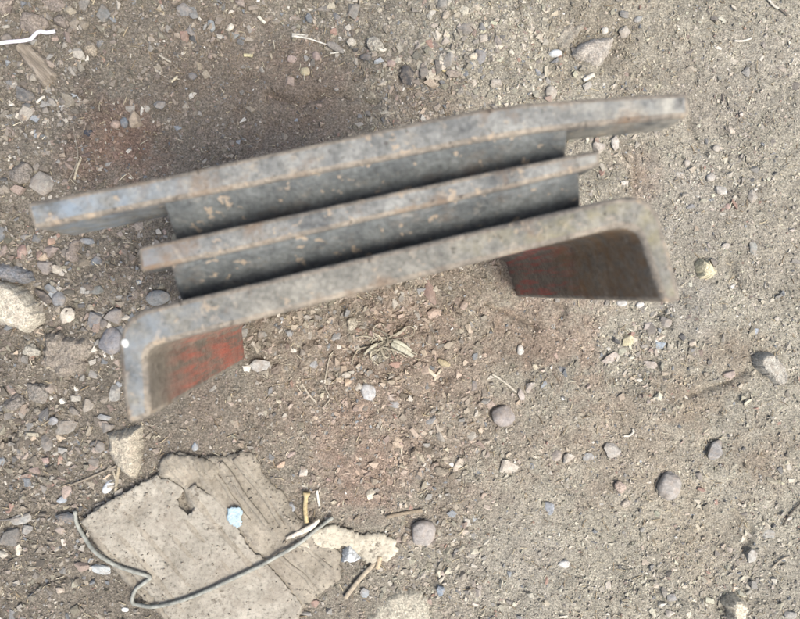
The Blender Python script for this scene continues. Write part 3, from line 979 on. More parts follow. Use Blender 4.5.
# dry grass tuft
troot = bpy.data.objects.new('grass_tuft', None)
col.objects.link(troot)
tw = W(380, 344)
troot.location = (tw.x, tw.y, ghs(tw.x, tw.y))
tag(troot, 'dried up greenish grass tuft rooted in front of the steel', 'grass tuft')
TO = Vector(troot.location)
def blade_leaf(pts, wpx, rgb, lift=.0015, rise=.003):
    n = len(pts)
    P = []
    for i, (a, b) in enumerate(pts):
        q = Vector(gp(a, b, lift)); q.z += .45 * rise * math.sin(math.pi * (i / (n - 1)) * .8 + .2)
        P.append(q)
    o = tube('grass_blade', P, wpx * MPP / 2, M['straw'], 6, .25, origin=TO, taper=lambda t: .55 + .45 * math.sin(math.pi * min(.95, t + .12)))
    o.parent = troot; o.location = (0, 0, 0); o.color = alb(rgb, .9, .25)
blade_leaf([(391, 343), (397, 346), (404, 350), (413, 356)], 6.5, (186, 184, 164), rise=.003)
blade_leaf([(393, 340), (401, 343), (411, 350)], 4.5, (196, 194, 172), rise=.003)
blade_leaf([(388, 338), (398, 333), (406, 327)], 3.6, (180, 172, 150), rise=.002)
blade_leaf([(378, 343), (371, 347), (364, 354)], 3.6, (188, 184, 162), rise=.002)
blade_leaf([(376, 345), (366, 347), (358, 350), (353, 358), (352, 364)], 1.8, (178, 168, 146), rise=.003)
blade_leaf([(380, 343), (382, 352), (386, 357), (389, 356)], 2.2, (176, 168, 146))
blade_leaf([(377, 340), (373, 334), (374, 327), (380, 323), (385, 327)], 1.3, (178, 170, 150), rise=.004)
blade_leaf([(400, 330), (408, 326), (414, 329), (412, 335), (404, 337)], 1.2, (172, 162, 140), rise=.004)
rt = random.Random(5)
for k in range(34):
    an = rt.uniform(0, 2 * math.pi); L = rt.uniform(8, 27)
    x0, y0 = 384 + rt.gauss(0, 7), 344 + rt.gauss(0, 4)
    bd = rt.gauss(0, .7)
    pts = [(x0 + L * t * math.cos(an + bd * t) * 1.15, y0 + L * t * math.sin(an + bd * t) * .7) for t in (0, .33, .66, 1)]
    v_ = rt.uniform(.75, 1.1)
    blade_leaf(pts, rt.uniform(.9, 2.0), (176 * v_, 168 * v_, 146 * v_), lift=rt.uniform(.0005, .002), rise=rt.uniform(0, .0025))

# ---------------------------------------------------------------- traced stones
slab_stone('stone', [(-26, 279), (-8, 280), (8, 281), (20, 286), (31, 294), (40, 303), (45, 314), (43, 323), (36, 329), (26, 334), (16, 330), (4, 325), (-12, 322), (-26, 318)],
           .013, (204, 195, 176), 'large cream white stone cut off by the left edge', 'stone', 31, .0045, .0006, .0022, 'rock')
slab_stone('clod', [(44, 334), (54, 331), (66, 336), (76, 336), (90, 338), (97, 343), (101, 352), (98, 358), (89, 359), (88, 370), (78, 374), (64, 377), (55, 371), (46, 366), (43, 352)],
           .0062, (146, 136, 124), 'flat crumbly grey brown clod right of the large cream stone', 'clod', 32, .004, .0016, .0012, 'crumb', jitter=.0012)
slab_stone('stone', [(106, 434), (112, 431), (125, 428), (143, 424), (143.5, 445), (141, 468), (138, 477), (133, 481), (125, 475), (115, 466), (107, 452), (109, 442)],
           .011, (188, 178, 158), 'triangular tan stone touching the upper left edge of the cardboard', 'stone', 33, .006, .0008, .003, 'rock', tilt=(.06, .05))
slab_stone('stone', [(573, 46), (580, 44), (592, 38), (605, 35.5), (616, 35), (614, 44), (609, 55), (604, 64), (597, 68.5), (588, 63), (576, 59)],
           .007, (176, 169, 160), 'pale angular rock near the top edge, right of centre', 'stone', 34, .0055, .0007, .0035, 'rock')
slab_stone('stone', [(552, 38), (561, 30), (568, 20), (576, 6), (583, 12), (589, 24), (581, 31), (574, 38), (568, 50), (560, 46)],
           .0046, (150, 144, 132), 'brown flake of rock just left of the pale angular rock', 'stone', 35, .004, .0006, .003, 'rock')
slab_stone('stone', [(754, 357), (759, 353), (770, 352), (777, 356), (784, 365), (788, 376), (787, 384), (781, 387), (773, 384), (763, 373), (755, 366)],
           .008, (176, 172, 162), 'rough grey stone with a dark rim near the right edge', 'stone', 36, .0026, .0010, .0045, 'rock')
slab_stone('clod', [(699, 261), (704, 258), (711, 261), (717, 265), (720, 270), (716, 277), (709, 280), (701, 277), (699, 270)],
           .0068, (220, 210, 172), 'small yellowish cream crumbly lump right of the steel channel', 'clod', 37, .004, .0014, .001, 'crumb', jitter=.0009)
slab_stone('stone', [(721, 602), (726, 593), (735, 592), (745, 603), (742, 614), (740, 624), (734, 634), (727, 622), (726, 610)],
           .007, (214, 203, 180), 'cream and brown stone at the bottom edge, right side', 'stone', 38, .0026, .0013, .0035, 'rock')
slab_stone('clod', [(366, 622), (376, 606), (388, 596), (402, 590), (418, 589), (427, 598), (431, 612), (434, 634), (400, 646), (368, 640)],
           .0035, (184, 178, 160), 'broad pale crumbly slab cut off by the bottom edge', 'clod', 39, .004, .0009, .0006, 'crumb', jitter=.0012)
slab_stone('stone', [(71, 241), (75, 238), (79.5, 239), (78, 247), (77, 254), (78, 262), (71, 264.5), (65, 262), (63, 254), (66, 249)],
           .005, (138, 126, 118), 'upright flat grey brown chip under the left end of the long bar', 'stone', 40, .003, .0005, .002, 'rock')
slab_stone('stone', [(343, 550), (348, 541), (356, 548), (362, 558), (354, 563), (341, 562)], .006, (214, 222, 230),
           'bluish white triangular stone tucked beneath the crumpled paper scrap', 'stone', 41, .004, .0005, .002, 'rock')
slab_stone('stone', [(-4, 268), (6, 263), (20, 265), (32, 272), (35, 280), (27, 284), (14, 282), (2, 280)], .006, (124, 128, 136),
           'long blue grey slate above the large cream stone', 'stone', 42, .004, .0005, .002, 'rock')

# pebbles and stones, one by one: x, y, half width, half height, turn, colour, shape, label
P = 'round'; A_ = 'angular'; C_ = 'crumb'; F_ = 'flat'
STONES = [
 (503, 416, 14, 12, -10, (158, 148, 146), P, 'smooth mauve grey round pebble in the centre of the soil'),
 (669, 485, 12.5, 15, -25, (166, 158, 150), P, 'smooth oval grey pebble, right of the flat grey stone'),
 (423, 532, 13.5, 15, 15, (164, 155, 150), P, 'smooth grey pebble right of the cardboard and the paper scrap'),
 (718, 450, 14, 9, 20, (158, 154, 152), A_, 'pointed grey stone above the oval grey pebble'),
 (613, 452, 11, 9, -15, (170, 163, 154), F_, 'flat light grey stone left of the oval pebble'),
 (509, 467, 10, 8, -20, (190, 178, 160), F_, 'flat beige stone below the mauve pebble'),
 (260, 366, 11, 8, 20, (172, 170, 166), F_, 'flat grey stone just right of the red painted flange'),
 (368, 391, 8, 9.5, 10, (190, 194, 202), P, 'small pale bluish grey pebble below the grass tuft'),
 (430, 293, 6.5, 14, 2, (164, 124, 112), A_, 'oblong reddish brick chip close beside the steel channel'),
 (435, 314, 8, 6, 35, (196, 160, 138), A_, 'pinkish tan chip below the oblong brick chip'),
 (465, 306, 5, 6, 0, (176, 146, 128), A_, 'small pink brown chip right of the oblong brick chip'),
 (549, 508, 6, 7.5, -20, (164, 172, 186), A_, 'blue grey chip alone in the lower centre soil'),
 (565, 565, 6, 4, 0, (206, 206, 204), P, 'tiny white grey pebble in the lower centre soil'),
 (555, 455, 5.5, 6, 0, (172, 156, 144), A_, 'brownish member of the chip pair in the right centre'),
 (568, 458, 7, 6, 10, (204, 192, 172), A_, 'cream member of the chip pair in the right centre'),
 (588, 457, 6, 5, 0, (170, 172, 172), A_, 'grey chip right of the chip pair'),
 (440, 592, 5, 6, 0, (132, 152, 178), A_, 'bright blue chip beside the broad pale slab'),
 (458, 466, 4.5, 9, -25, (186, 168, 146), F_, 'tan sliver left of the flat beige stone'),
 (619, 486, 7, 7, 0, (196, 164, 144), C_, 'crumbly pinkish lump beneath the flat light grey stone'),
 (624, 503, 7, 5, 0, (194, 176, 154), C_, 'crumbly beige lump below the pinkish lump'),
 (628, 342, 6.5, 7, 0, (212, 196, 136), A_, 'yellowish chip below the right flange of the channel'),
 (611, 358, 10, 5, 30, (186, 168, 158), F_, 'long pinkish grey sliver below the yellowish chip'),
 (662, 337, 6.5, 3, 20, (218, 190, 160), A_, 'narrow orange cream chip right of the yellowish chip'),
 (661, 345.5, 6, 4, 0, (136, 158, 180), A_, 'blue chip directly below the narrow orange cream chip'),
 (695, 343, 5, 4.5, 0, (214, 190, 164), A_, 'small peach chip between the blue chip and the rough stone'),
 (730, 374, 6, 5, 0, (196, 164, 148), A_, 'pink chip left of the rough grey stone'),
 (651, 365, 8, 5, -20, (186, 170, 160), F_, 'flat pinkish chip below the blue chip'),
 (666, 322, 7, 6, 0, (158, 148, 138), A_, 'brown grey chip above the narrow orange cream chip'),
 (650, 326, 7, 5, 45, (166, 152, 144), A_, 'slanting brown chip under the right flange corner'),
 (757.5, 331, 4, 3.5, 0, (150, 170, 196), A_, 'tiny blue chip above the rough grey stone'),
 (756, 249, 5, 9, 12, (162, 166, 158), F_, 'upright greenish slate flake near the right edge'),
 (753, 196, 6, 8, 0, (170, 162, 150), A_, 'tan grey chip above the greenish slate flake'),
 (622, 303, 6, 4, 0, (198, 194, 188), P, 'pale pebble just below the lower edge of the right flange'),
 (641, 305, 5, 3.5, 0, (196, 192, 186), P, 'second pale pebble below the right flange'),
 (625, 14, 7, 5, -10, (128, 130, 130), A_, 'dark grey chip near the top edge, right of the pale rock'),
 (640, 18, 5, 3, 20, (158, 162, 162), P, 'light grey pebble beside the dark chip near the top edge'),
 (626, 30, 6, 6, 30, (164, 154, 140), A_, 'brown chip between the pale rock and the dark chip'),
 (606, 29, 4, 4, 0, (206, 200, 188), P, 'round whitish pebble just above the pale angular rock'),
 (556, 53, 6.5, 4.5, 5, (216, 226, 232), P, 'bright bluish white pebble below the brown flake'),
 (539, 71, 4, 5, 0, (140, 154, 172), A_, 'small blue grey chip above the long bar, right half'),
 (551, 93, 6, 7, 10, (178, 168, 152), P, 'beige pebble half hidden by the long bar'),
 (588, 86, 6, 4, 20, (172, 166, 156), A_, 'grey chip under the cream stick stub'),
 (483, 55, 8, 10, 5, (146, 146, 150), A_, 'grey stone standing out in the gravel above the long bar'),
 (494, 83, 8, 6, 0, (178, 166, 150), A_, 'tan stone below the grey stone above the long bar'),
 (448, 59, 6, 9, -25, (158, 152, 142), A_, 'slanting grey tan stone left of the grey stone above the long bar'),
 (408, 75, 10, 12, -30, (78, 78, 82), A_, 'black angular stone in the gravel above the long bar'),
 (427, 72, 7.5, 8, 0, (128, 122, 116), A_, 'brown grey stone right of the black stone'),
 (439, 68, 5, 9, -8, (120, 114, 106), A_, 'narrow dark stone second right of the black stone'),
 (484, 38, 5, 5, 0, (180, 166, 150), A_, 'small tan chip above the grey stone in the gravel'),
 (498, 41, 4, 6, 20, (152, 144, 140), A_, 'small mauve chip right of the tan chip in the gravel'),
 (466, 28, 8, 7, 20, (140, 134, 128), A_, 'brown grey stone near the top edge above the gravel'),
 (376, 47, 9, 10, 10, (178, 170, 152), C_, 'pale crumbly clod left of the black stone'),
 (351, 42, 5, 4.5, 0, (198, 190, 172), A_, 'cream chip right of the longest straw'),
 (366, 57, 6, 4, 0, (104, 102, 104), P, 'dark oval pebble below the pale crumbly clod'),
 (391, 64, 5, 4, 0, (176, 140, 128), P, 'pink pebble left of the black stone'),
 (305, 72, 5, 5, 0, (206, 186, 128), P, 'yellow pebble below the longest straw'),
 (291, 82, 5, 5, 0, (176, 146, 128), A_, 'brown pink chip below the yellow pebble'),
 (292, 59, 5, 4, 0, (180, 148, 136), P, 'pink pebble left of the yellow pebble'),
 (316, 55, 4, 5, 20, (166, 136, 126), P, 'dull pink pebble under the longest straw'),
 (353, 9, 6, 9, -12, (134, 130, 122), A_, 'upright grey chip at the top edge above the longest straw'),
 (323, 7, 9, 4, 0, (126, 124, 120), A_, 'wide grey chip at the top edge above the longest straw'),
 (336, 15, 5, 5, 0, (120, 124, 130), A_, 'dark blue grey chip between the two grey chips'),
 (443, 5, 6, 8, -10, (150, 146, 138), A_, 'grey tan stone at the top edge, middle'),
 (35, 25, 14, 15, 0, (150, 132, 118), C_, 'large brown clod above the white string'),
 (4, 8, 13, 10, 0, (158, 138, 122), C_, 'reddish brown clod in the top left corner'),
 (55, 4, 14, 8, -10, (140, 124, 112), C_, 'wide brown clod at the top edge, left side'),
 (85, 5, 6, 8, -10, (138, 132, 124), A_, 'grey brown stone at the top edge right of the wide clod'),
 (104, 13, 7, 11, 0, (122, 124, 122), A_, 'dark greenish grey oblong stone at the top left'),
 (63, 22, 9, 7, 0, (140, 124, 112), C_, 'brown clod right of the thin upright twig'),
 (91, 50, 8, 5.5, -15, (174, 154, 124), C_, 'yellowish brown lump right of the white string tip'),
 (26, 95, 10, 8, -35, (106, 106, 108), A_, 'dark grey square chip below the wood chip'),
 (29, 109, 6, 5, 0, (104, 106, 108), A_, 'dark grey chip under the square chip'),
 (27, 118, 5, 4.5, 0, (178, 152, 120), A_, 'orange tan chip below the two dark chips'),
 (10, 42, 6, 6, 0, (128, 116, 106), P, 'brown pebble left of the wood chip'),
 (135, 120, 7, 10, 5, (184, 156, 122), A_, 'orange tan stone at the right of the pebble trio'),
 (125, 123, 4, 5.5, 10, (112, 128, 146), P, 'blue pebble in the middle of the pebble trio'),
 (116, 125, 5, 4.5, 0, (182, 146, 122), P, 'peach pebble at the left of the pebble trio'),
 (130, 109, 6, 3.5, 0, (162, 154, 142), A_, 'grey tan chip above the pebble trio'),
 (89, 133, 4.5, 3.5, 0, (58, 66, 86), A_, 'dark navy chip left below the pebble trio'),
 (24, 174, 12, 11, -20, (142, 130, 118), C_, 'brown stone at the left above the long bar end'),
 (45, 185, 12, 11, -30, (154, 146, 136), A_, 'grey brown stone beside the left end of the long bar'),
 (185, 11, 8, 7, -35, (134, 134, 136), A_, 'slate chip near the top in the upper left soil'),
 (193, 14, 5, 6, 10, (126, 128, 130), A_, 'smaller slate chip touching the one near the top'),
 (191, 33, 6, 5, 0, (140, 132, 128), A_, 'grey chip below the two slate chips'),
 (184.5, 38, 4.5, 5, 0, (166, 118, 98), A_, 'rust red chip beside the grey chip below the slates'),
 (194, 40, 5, 3.5, -30, (84, 88, 92), A_, 'dark shiny chip under the grey chip below the slates'),
 (230, 27, 5, 3.5, 25, (220, 208, 182), A_, 'cream chip in the upper left soil'),
 (236, 36, 5, 4, 0, (142, 156, 160), A_, 'blue green chip below the cream chip'),
 (212, 27, 3.5, 6, 10, (140, 150, 156), A_, 'narrow blue grey chip left of the cream chip'),
 (241, 3, 6, 5, 0, (164, 142, 126), A_, 'brown pink stone at the top edge left of the straw'),
 (160, 105, 6, 5, 0, (146, 146, 144), A_, 'grey chip right of the pebble trio'),
 (193, 77, 4.5, 4, 0, (118, 116, 120), P, 'round dark grey pebble in the upper left soil'),
 (24, 252, 5.5, 8, -15, (170, 124, 112), A_, 'dull red chip above the blue grey slate'),
 (40, 254, 4.5, 6, 0, (172, 122, 104), A_, 'orange red chip right of the dull red chip'),
 (50, 252, 8, 6, -8, (152, 130, 122), A_, 'pinkish brown flat chip beneath the long bar end'),
 (50, 241, 4, 4, 0, (188, 140, 110), A_, 'orange chip above the pinkish brown chip'),
 (46, 268, 8, 7.5, 0, (140, 130, 126), A_, 'grey brown chip below the pinkish brown chip'),
 (41, 296, 12, 6, -38, (92, 84, 80), A_, 'dark brown stone at the upper right rim of the large cream stone'),
 (52, 288, 7, 5, -20, (122, 132, 142), A_, 'blue grey chip above the dark brown stone'),
 (59, 299, 6.5, 8.5, -10, (128, 132, 140), P, 'blue grey pebble right of the dark brown stone'),
 (88, 241, 8, 3.5, -8, (128, 136, 146), P, 'slim blue grey pebble under the long bar'),
 (98, 262, 5.5, 5, 20, (112, 120, 132), A_, 'dark blue chip between the long bar and the short bar'),
 (36, 239, 6, 4, -10, (122, 124, 126), A_, 'slate chip under the tip of the long bar'),
 (25, 237, 5, 3.5, 0, (128, 132, 138), A_, 'slate chip left of the one under the bar tip'),
 (4, 251, 4.5, 7, 0, (160, 134, 124), A_, 'pink brown chip at the left edge above the slate'),
 (2, 234, 6, 9, 0, (124, 130, 138), A_, 'blue slate at the left edge below the bar'),
 (58, 270, 5, 5, 0, (184, 172, 150), A_, 'cream chip right of the grey brown chip'),
 (68, 316, 9, 8, 0, (216, 200, 174), A_, 'cream chip between the large cream stone and the channel'),
 (112, 341, 13, 14, 0, (132, 132, 142), P, 'smooth mauve grey pebble against the left flange of the channel'),
 (160, 298, 12, 8, 10, (128, 134, 138), P, 'grey pebble behind the left corner of the channel'),
 (95, 321, 7, 10, -15, (128, 130, 136), A_, 'slate stone above the smooth pebble at the left flange'),
 (115, 316, 9, 8, 0, (142, 132, 126), A_, 'brown grey stone above the left corner of the channel'),
 (105, 323, 5, 5, 0, (130, 118, 110), P, 'brown pebble between the slate and the brown grey stone'),
 (28, 351, 12, 8, -15, (180, 172, 152), C_, 'pale crumbly clod under the large cream stone'),
 (37, 393, 11, 11, 0, (140, 132, 122), C_, 'rough brown clod below the flat crumbly clod'),
 (15, 402, 12, 9, 0, (136, 126, 116), C_, 'brown clod at the left edge below the crumbly clods'),
 (95, 290, 8, 6, 10, (126, 130, 124), A_, 'greenish grey chip between the bars and the flange'),
 (92, 374, 5, 5, 0, (146, 146, 144), A_, 'grey chip below the corner of the flat crumbly clod'),
 (115, 393, 5, 8, 0, (150, 148, 142), A_, 'grey chip beside the lower left flange'),
 (64, 427, 13, 7, 10, (140, 134, 124), F_, 'flat grey oval stone left of the triangular stone'),
 (53, 421, 5.5, 4, 30, (150, 152, 158), P, 'bluish pebble touching the flat grey oval stone'),
 (59, 438, 7, 4, -10, (200, 172, 134), A_, 'orange tan chip under the flat grey oval stone'),
 (88, 406, 5, 7, -10, (164, 152, 136), A_, 'tan upright chip above the flat grey oval stone'),
 (104, 418, 7, 3, -10, (148, 152, 156), A_, 'slim slate chip above the triangular stone'),
 (107, 428, 7, 6, 0, (142, 134, 126), A_, 'grey brown chip at the top corner of the triangular stone'),
 (98, 446, 7.5, 5, -20, (146, 138, 130), A_, 'grey chip left of the triangular stone'),
 (93, 462, 6, 5, 0, (148, 138, 126), A_, 'brown chip left of the triangular stone tip'),
 (45, 443, 7, 9, 15, (140, 132, 124), A_, 'grey brown chip left of the orange tan chip'),
 (108.5, 486, 4.5, 9, -32, (208, 214, 222), P, 'bluish white pebble between triangular stone and cardboard'),
 (67, 492, 5.5, 7, 0, (186, 154, 140), A_, 'pink chip with a root beside it, left of the cardboard'),
 (61.5, 499, 4.5, 4.5, 30, (146, 160, 178), A_, 'blue chip touching the pink chip'),
 (45, 460, 4, 4, 0, (192, 148, 136), A_, 'small pink chip in the gravel left of the cardboard'),
 (34, 470, 6, 4, -20, (168, 132, 122), A_, 'dull red chip in the gravel left of the cardboard'),
 (40, 429, 4, 3.5, 0, (146, 158, 170), A_, 'small blue chip left of the flat grey oval stone'),
 (1, 462, 4, 6, 0, (130, 140, 152), A_, 'blue slate chip cut by the left edge'),
 (66, 517, 10, 6.5, -5, (92, 100, 112), A_, 'dark slate with a pale rim at the wire end'),
 (60, 531, 5.5, 4.5, -20, (184, 160, 142), A_, 'peach chip below the dark slate'),
 (20, 520, 11, 5, 14, (156, 156, 152), A_, 'pale slate slab at the left edge, level with the wire end'),
 (26, 530, 6, 5, 0, (140, 138, 134), A_, 'grey chip under the pale slate slab'),
 (10, 538, 9, 9, 0, (120, 116, 112), A_, 'dark grey stone below the pale slate slab'),
 (18, 551, 3.5, 7, 0, (206, 194, 170), A_, 'cream sliver below the dark grey stone'),
 (3, 555, 5, 4, 0, (186, 176, 156), A_, 'cream chip at the left edge below the dark grey stone'),
 (101, 570, 11, 5.5, -8, (172, 186, 194), F_, 'flat pale blue chip left of the wire kink'),
 (61, 590, 4.5, 4.5, 0, (190, 166, 142), A_, 'peach chip in the lower left clods'),
 (125, 610, 4, 2.4, 5, (240, 240, 238), P, 'tiny white pebble below the wire kink'),
 (195, 447, 3.5, 4.5, 0, (140, 160, 180), P, 'small blue pebble above the cardboard'),
 (280, 464, 5, 4, 0, (202, 158, 122), A_, 'orange chip right above the cardboard'),
 (291, 454, 5, 4, 0, (178, 150, 138), A_, 'pinkish chip above the orange chip'),
 (303, 472, 4.5, 4.5, 0, (196, 186, 172), A_, 'pale chip right of the orange chip'),
 (292, 508, 5, 6, 0, (150, 158, 170), A_, 'blue grey chip between the cardboard and the yellow stick'),
 (371, 494, 5, 5.5, 0, (212, 196, 166), A_, 'cream chip above the paper scrap'),
 (315, 603, 5, 5, 0, (172, 128, 110), A_, 'rust red chip at the lower right edge of the cardboard'),
 (306, 616, 7, 4, 0, (166, 160, 154), A_, 'grey chip at the bottom edge right of the cardboard'),
 (366, 592, 6, 5, 0, (150, 162, 172), A_, 'blue grey chip right of the pale brown stick'),
 (288, 333, 5.5, 4.5, -15, (152, 158, 166), A_, 'blue grey chip right of the red painted flange'),
 (262, 335, 6, 4, 5, (134, 134, 130), A_, 'grey chip next to the red painted flange'),
 (244, 333, 5, 5, 0, (138, 138, 134), A_, 'grey chip at the very foot of the red painted flange'),
 (337, 337, 6, 4.5, 8, (152, 156, 162), A_, 'blue grey chip left of the grass tuft'),
 (314, 363, 4, 5, 0, (160, 164, 172), A_, 'blue grey chip right of the flat grey stone'),
 (351, 323, 7, 7, 15, (184, 172, 146), C_, 'cream crumbly lump above left of the grass tuft'),
 (293, 350, 4.5, 2.5, -15, (222, 214, 200), A_, 'white splinter between two blue grey chips'),
 (348, 382, 4.5, 4, 0, (206, 166, 128), A_, 'orange chip left of the pale bluish pebble'),
 (396, 405, 7, 4, -10, (156, 156, 160), A_, 'grey chip right of the pale bluish pebble'),
 (392, 398, 5, 4, 0, (178, 156, 142), A_, 'pink brown chip above the grey chip near the pale pebble'),
 (474, 385, 3.5, 6, 0, (112, 114, 124), A_, 'dark upright chip left of the mauve pebble'),
 (529, 387, 6, 6.5, 0, (178, 166, 156), A_, 'upper of two pinkish grey chips above the mauve pebble'),
 (520, 395, 4.5, 7, 0, (184, 168, 160), A_, 'lower of two pinkish grey chips above the mauve pebble'),
 (491, 403, 6.5, 5, 20, (186, 156, 138), A_, 'peach chip touching the mauve pebble'),
 (521, 350, 4, 5.5, 5, (186, 184, 178), P, 'pale grey pebble in the soil below the groove'),
 (598, 147, 7, 7, 0, (190, 176, 160), A_, 'beige stone showing between the long bar and the short bar'),
 (614, 144, 6, 7, -30, (206, 196, 182), A_, 'pale stone below the right half of the long bar'),
 (597, 141, 3.5, 6, -20, (164, 126, 104), A_, 'rust brown chip between the bars at their right end'),
 (624, 183, 4, 3, 0, (220, 214, 204), A_, 'white chip right of the short bar end'),
 (688, 163, 4, 4, 0, (178, 168, 156), P, 'small grey pebble below the right tip of the long bar'),
 (681, 174, 5, 3.5, -10, (190, 182, 168), A_, 'pale chip below the small grey pebble'),
 (718, 148, 5, 4, 0, (172, 162, 148), P, 'small tan pebble right of the long bar tip'),
 (711, 177, 5, 5, 0, (176, 170, 162), P, 'round grey pebble in the smooth soil, right'),
 (721, 190, 6, 5, 0, (186, 180, 170), A_, 'pale grey chip below the round grey pebble'),
 (729, 206, 3.5, 3, 0, (186, 144, 132), P, 'tiny pink pebble in the smooth soil, right'),
 (727, 246, 4.5, 3.5, 0, (168, 158, 146), P, 'small tan pebble above the yellowish cream lump'),
 (672, 597, 5, 5, 0, (150, 150, 150), A_, 'grey chip near the bottom edge left of the cream stone'),
 (671, 613, 6, 4, 0, (196, 188, 176), A_, 'pale chip at the bottom edge left of the cream stone'),
 (750, 555, 6, 7, 0, (182, 178, 168), A_, 'pale grey chip in the lower right soil'),
 (768, 533, 6, 5, 0, (168, 166, 158), A_, 'grey chip below the dark twig at the right'),
 (789, 614, 6, 5, 0, (168, 164, 156), A_, 'grey chip in the lower right corner'),
 (127, 434, 0, 0, 0, (0, 0, 0), A_, ''),
]
for (x, y, rx, ry, an, rgb, stl, lab) in STONES:
    if not lab:
        continue
    stone(x, y, rx, ry, an, rgb, lab, stl, hz=.62, bury=.36 if stl != 'flat' else .2, cat='pebble' if stl == 'round' else 'clod' if stl == 'crumb' else 'stone')

# ---------------------------------------------------------------- grit, gravel and straw dust (uncountable)
HX, HY = .285, .222
ROCKS = np.array([lin(grey(c, .45)) for c in [(150, 146, 140), (128, 128, 130), (118, 124, 132), (170, 160, 146), (190, 180, 164), (206, 198, 184), (160, 134, 120),
                                   (168, 124, 106), (140, 130, 120), (104, 102, 102), (150, 158, 168), (186, 160, 132), (226, 222, 214), (146, 138, 128)]]) * ALB
ROCKW = np.array([10, 7, 5, 10, 6, 3, 6, 2.5, 10, 3, 2.0, 2.5, .5, 10.]); ROCKW /= ROCKW.sum()
def scatter(name, n, rmin, rmax, power, sub, ntempl, density, soilmix, seed, flat=(.45, .95), style='angular'):
    r = np.random.default_rng(seed)
    x = r.uniform(-HX, HX, n * 3) + W(400, 310).x * .6; y = r.uniform(-HY, HY, n * 3)
    keep = r.uniform(0, 1, n * 3) < density(x, y)
    keep &= ~inside(x, y, BOARD_W)
    x, y = x[keep][:n], y[keep][:n]
    n = len(x)
    rad = rmin * (rmax / rmin) ** (r.uniform(0, 1, n) ** power)
    T = []
    FT = []
    for k in range(ntempl):
        v, f = hull_rock(sub, r) if style == 'angular' else rock_verts(sub, style, r)
        T.append(v); FT.append(f)
    T = np.array(T); FT = np.array(FT)
    ti = r.integers(0, ntempl, n)
    V = T[ti]                                              # n, nv, 3
    s = np.stack([rad * r.uniform(.75, 1.35, n), rad * r.uniform(.6, 1.0, n), rad * r.uniform(flat[0], flat[1], n)], -1)
    V = V * s[:, None, :]
    th = r.uniform(0, 2 * np.pi, n); ph = r.normal(0, .5, n)
    c, sn = np.cos(ph), np.sin(ph)
    V = np.stack([V[..., 0], V[..., 1] * c[:, None] - V[..., 2] * sn[:, None], V[..., 1] * sn[:, None] + V[..., 2] * c[:, None]], -1)
    c, sn = np.cos(th), np.sin(th)
    V = np.stack([V[..., 0] * c[:, None] - V[..., 1] * sn[:, None], V[..., 0] * sn[:, None] + V[..., 1] * c[:, None], V[..., 2]], -1)
    z = gh(x, y) + rad * r.uniform(-.25, .4, n)
    V = V + np.stack([x, y, z], -1)[:, None, :]
    nv = V.shape[1]
    F = (FT[ti] + (np.arange(n) * nv)[:, None, None]).reshape(-1, 3)
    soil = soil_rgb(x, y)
    rock = ROCKS[r.choice(len(ROCKS), n, p=ROCKW)]
    k = (r.uniform(0, 1, n) < soilmix)[:, None]
    colr = np.where(k, soil * (r.uniform(.55, 1.5, n)[:, None] * (1 + r.normal(0, .02, (n, 3)))), rock * r.uniform(.8, 1.15, n)[:, None])
    me = np_mesh(name, V.reshape(-1, 3), F, np.repeat(colr, nv, axis=0))
    me.shade_flat()
    return link(name, me, M['grit'])
cl = lambda x, y: np.clip(noise2(x, y, .035, 71) * .85 + .48 + .4 * noise2(x, y, .011, 72), .05, 1)
gden = lambda x, y: np.clip((clods(x, y) ** 1.5) * (.35 + .65 * cl(x, y)) + .01, 0, 1)
tag(scatter('fine_grit', 85000, .00030, .00120, 1.6, 7, 40, lambda x, y: .25 + .75 * cl(x, y) * (.3 + .7 * clods(x, y)), .80, 101), 'fine grit and soil crumbs covering the ground', 'grit', None, 'stuff')
tag(scatter('gravel', 24000, .0008, .0029, 1.9, 8, 80, gden, .72, 102, (.3, .7)), 'loose small gravel lying in the soil', 'gravel', None, 'stuff')
tag(scatter('small_clods', 650, .0020, .0044, 1.5, 3, 16, lambda x, y: gden(x, y) * np.clip(clods(x, y) - .4, 0, 1), .85, 103, style='crumb'), 'small clods of earth lying in the gravel', 'clods', None, 'stuff')
tag(scatter('stone_rubble', 600, .0024, .0046, 1.4, 12, 60, lambda x, y: gden(x, y) * np.clip(clods(x, y) - .4, 0, 1), .45, 104, (.3, .6)), 'loose rubble of angular stone bits in the gravel', 'rubble', None, 'stuff')

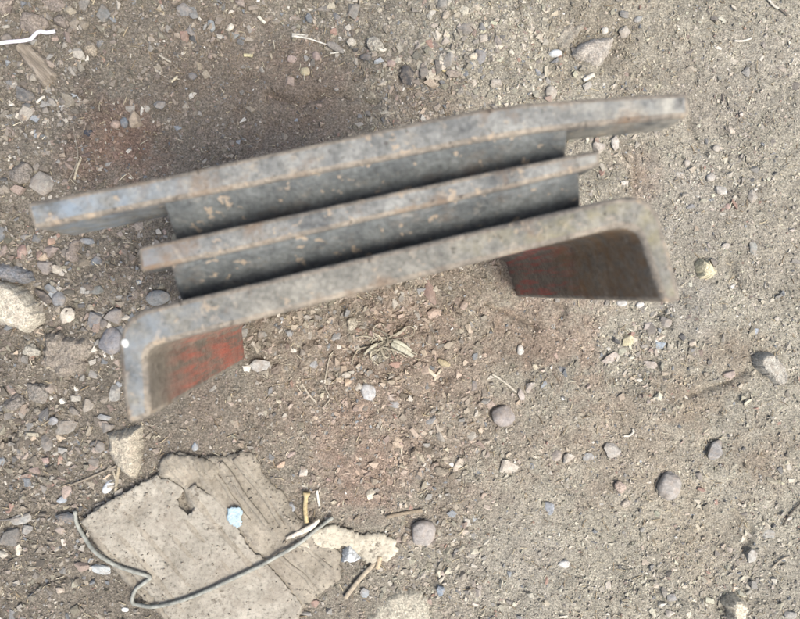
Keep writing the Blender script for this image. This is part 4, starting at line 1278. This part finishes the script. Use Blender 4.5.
def fibres(name, n, seed):
    r = np.random.default_rng(seed)
    x = r.uniform(-HX, HX, n); y = r.uniform(-HY, HY, n)
    ok = ~inside(x, y, BOARD_W)
    x, y = x[ok], y[ok]; n = len(x)
    L = .0014 * (4.6) ** (r.uniform(0, 1, n) ** 2.4)
    wd = r.uniform(.00013, .00034, n)
    th = r.uniform(0, 2 * np.pi, n); bend = r.normal(0, .45, n)
    K = 4
    V = np.zeros((n, K, 3, 3))
    for k in range(K):
        t = k / (K - 1) - .5
        an = th + bend * t
        cx = x + L * t * np.cos(th + bend * t * .5); cy = y + L * t * np.sin(th + bend * t * .5)
        cz = gh(x, y) + .0007 + .0004 * r.uniform(0, 1, n) + L * t * r.normal(0, .12, n)
        px_, py_ = -np.sin(an), np.cos(an)
        for a in range(3):
            q = 2 * np.pi * a / 3
            V[:, k, a] = np.stack([cx + px_ * np.cos(q) * wd, cy + py_ * np.cos(q) * wd, cz + np.sin(q) * wd], -1)
    F = []
    for k in range(K - 1):
        for a in range(3):
            b = (a + 1) % 3
            F.append((k * 3 + a, k * 3 + b, (k + 1) * 3 + b, (k + 1) * 3 + a))
    F = (np.array(F)[None] + (np.arange(n) * K * 3)[:, None, None]).reshape(-1, 4)
    cs = np.array([lin(c) for c in [(206, 194, 168), (186, 172, 146), (222, 214, 194), (164, 148, 124), (140, 124, 104)]]) * ALB * .9
    colr = cs[r.integers(0, 5, n)]
    me = np_mesh(name, V.reshape(-1, 3), F, np.repeat(colr, K * 3, axis=0))
    return link(name, me, M['grit'])
tag(fibres('straw_dust', 4200, 201), 'tiny chopped straw fibres scattered over the soil', 'straw', None, 'stuff')

def board_crumbs():
    r = np.random.default_rng(77)
    lo, hi = BOARD_W.min(0), BOARD_W.max(0)
    n = 5200
    x = r.uniform(lo[0], hi[0], n); y = r.uniform(lo[1], hi[1], n)
    d = seg_dist(x, y, np.vstack([BOARD_W, BOARD_W[:1]]))
    ok = inside(x, y, BOARD_W) & (r.uniform(0, 1, n) < .05 + .6 * np.exp(-d / .010) + .5 * np.clip(noise2(x, y, .02, 73) - .1, 0, 1))
    x, y = x[ok], y[ok]; n = len(x)
    on = inside(x, y, px2(LINER))
    dd = np.full(n, .02)
    z = np.where(on, liner_z(x, y, dd), core_z(x, y, dd))
    rad = .00025 * (4.2 ** (r.uniform(0, 1, n) ** 2))
    T = [hull_rock(8, r) for _ in range(16)]
    ti = r.integers(0, 16, n)
    V = np.array([t[0] for t in T])[ti] * (rad[:, None] * r.uniform(.6, 1.1, (n, 3)))[:, None, :]
    V = V + np.stack([x, y, z + rad * .2], -1)[:, None, :]
    F = (np.array([t[1] for t in T])[ti] + (np.arange(n) * 8)[:, None, None]).reshape(-1, 3)
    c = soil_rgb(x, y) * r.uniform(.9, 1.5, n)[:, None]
    return link('soil_crumbs', np_mesh('soil_crumbs', V.reshape(-1, 3), F, np.repeat(c, 8, axis=0)), M['grit'])
tag(board_crumbs(), 'soil crumbs and dust lying on the cardboard', 'crumbs', None, 'stuff')
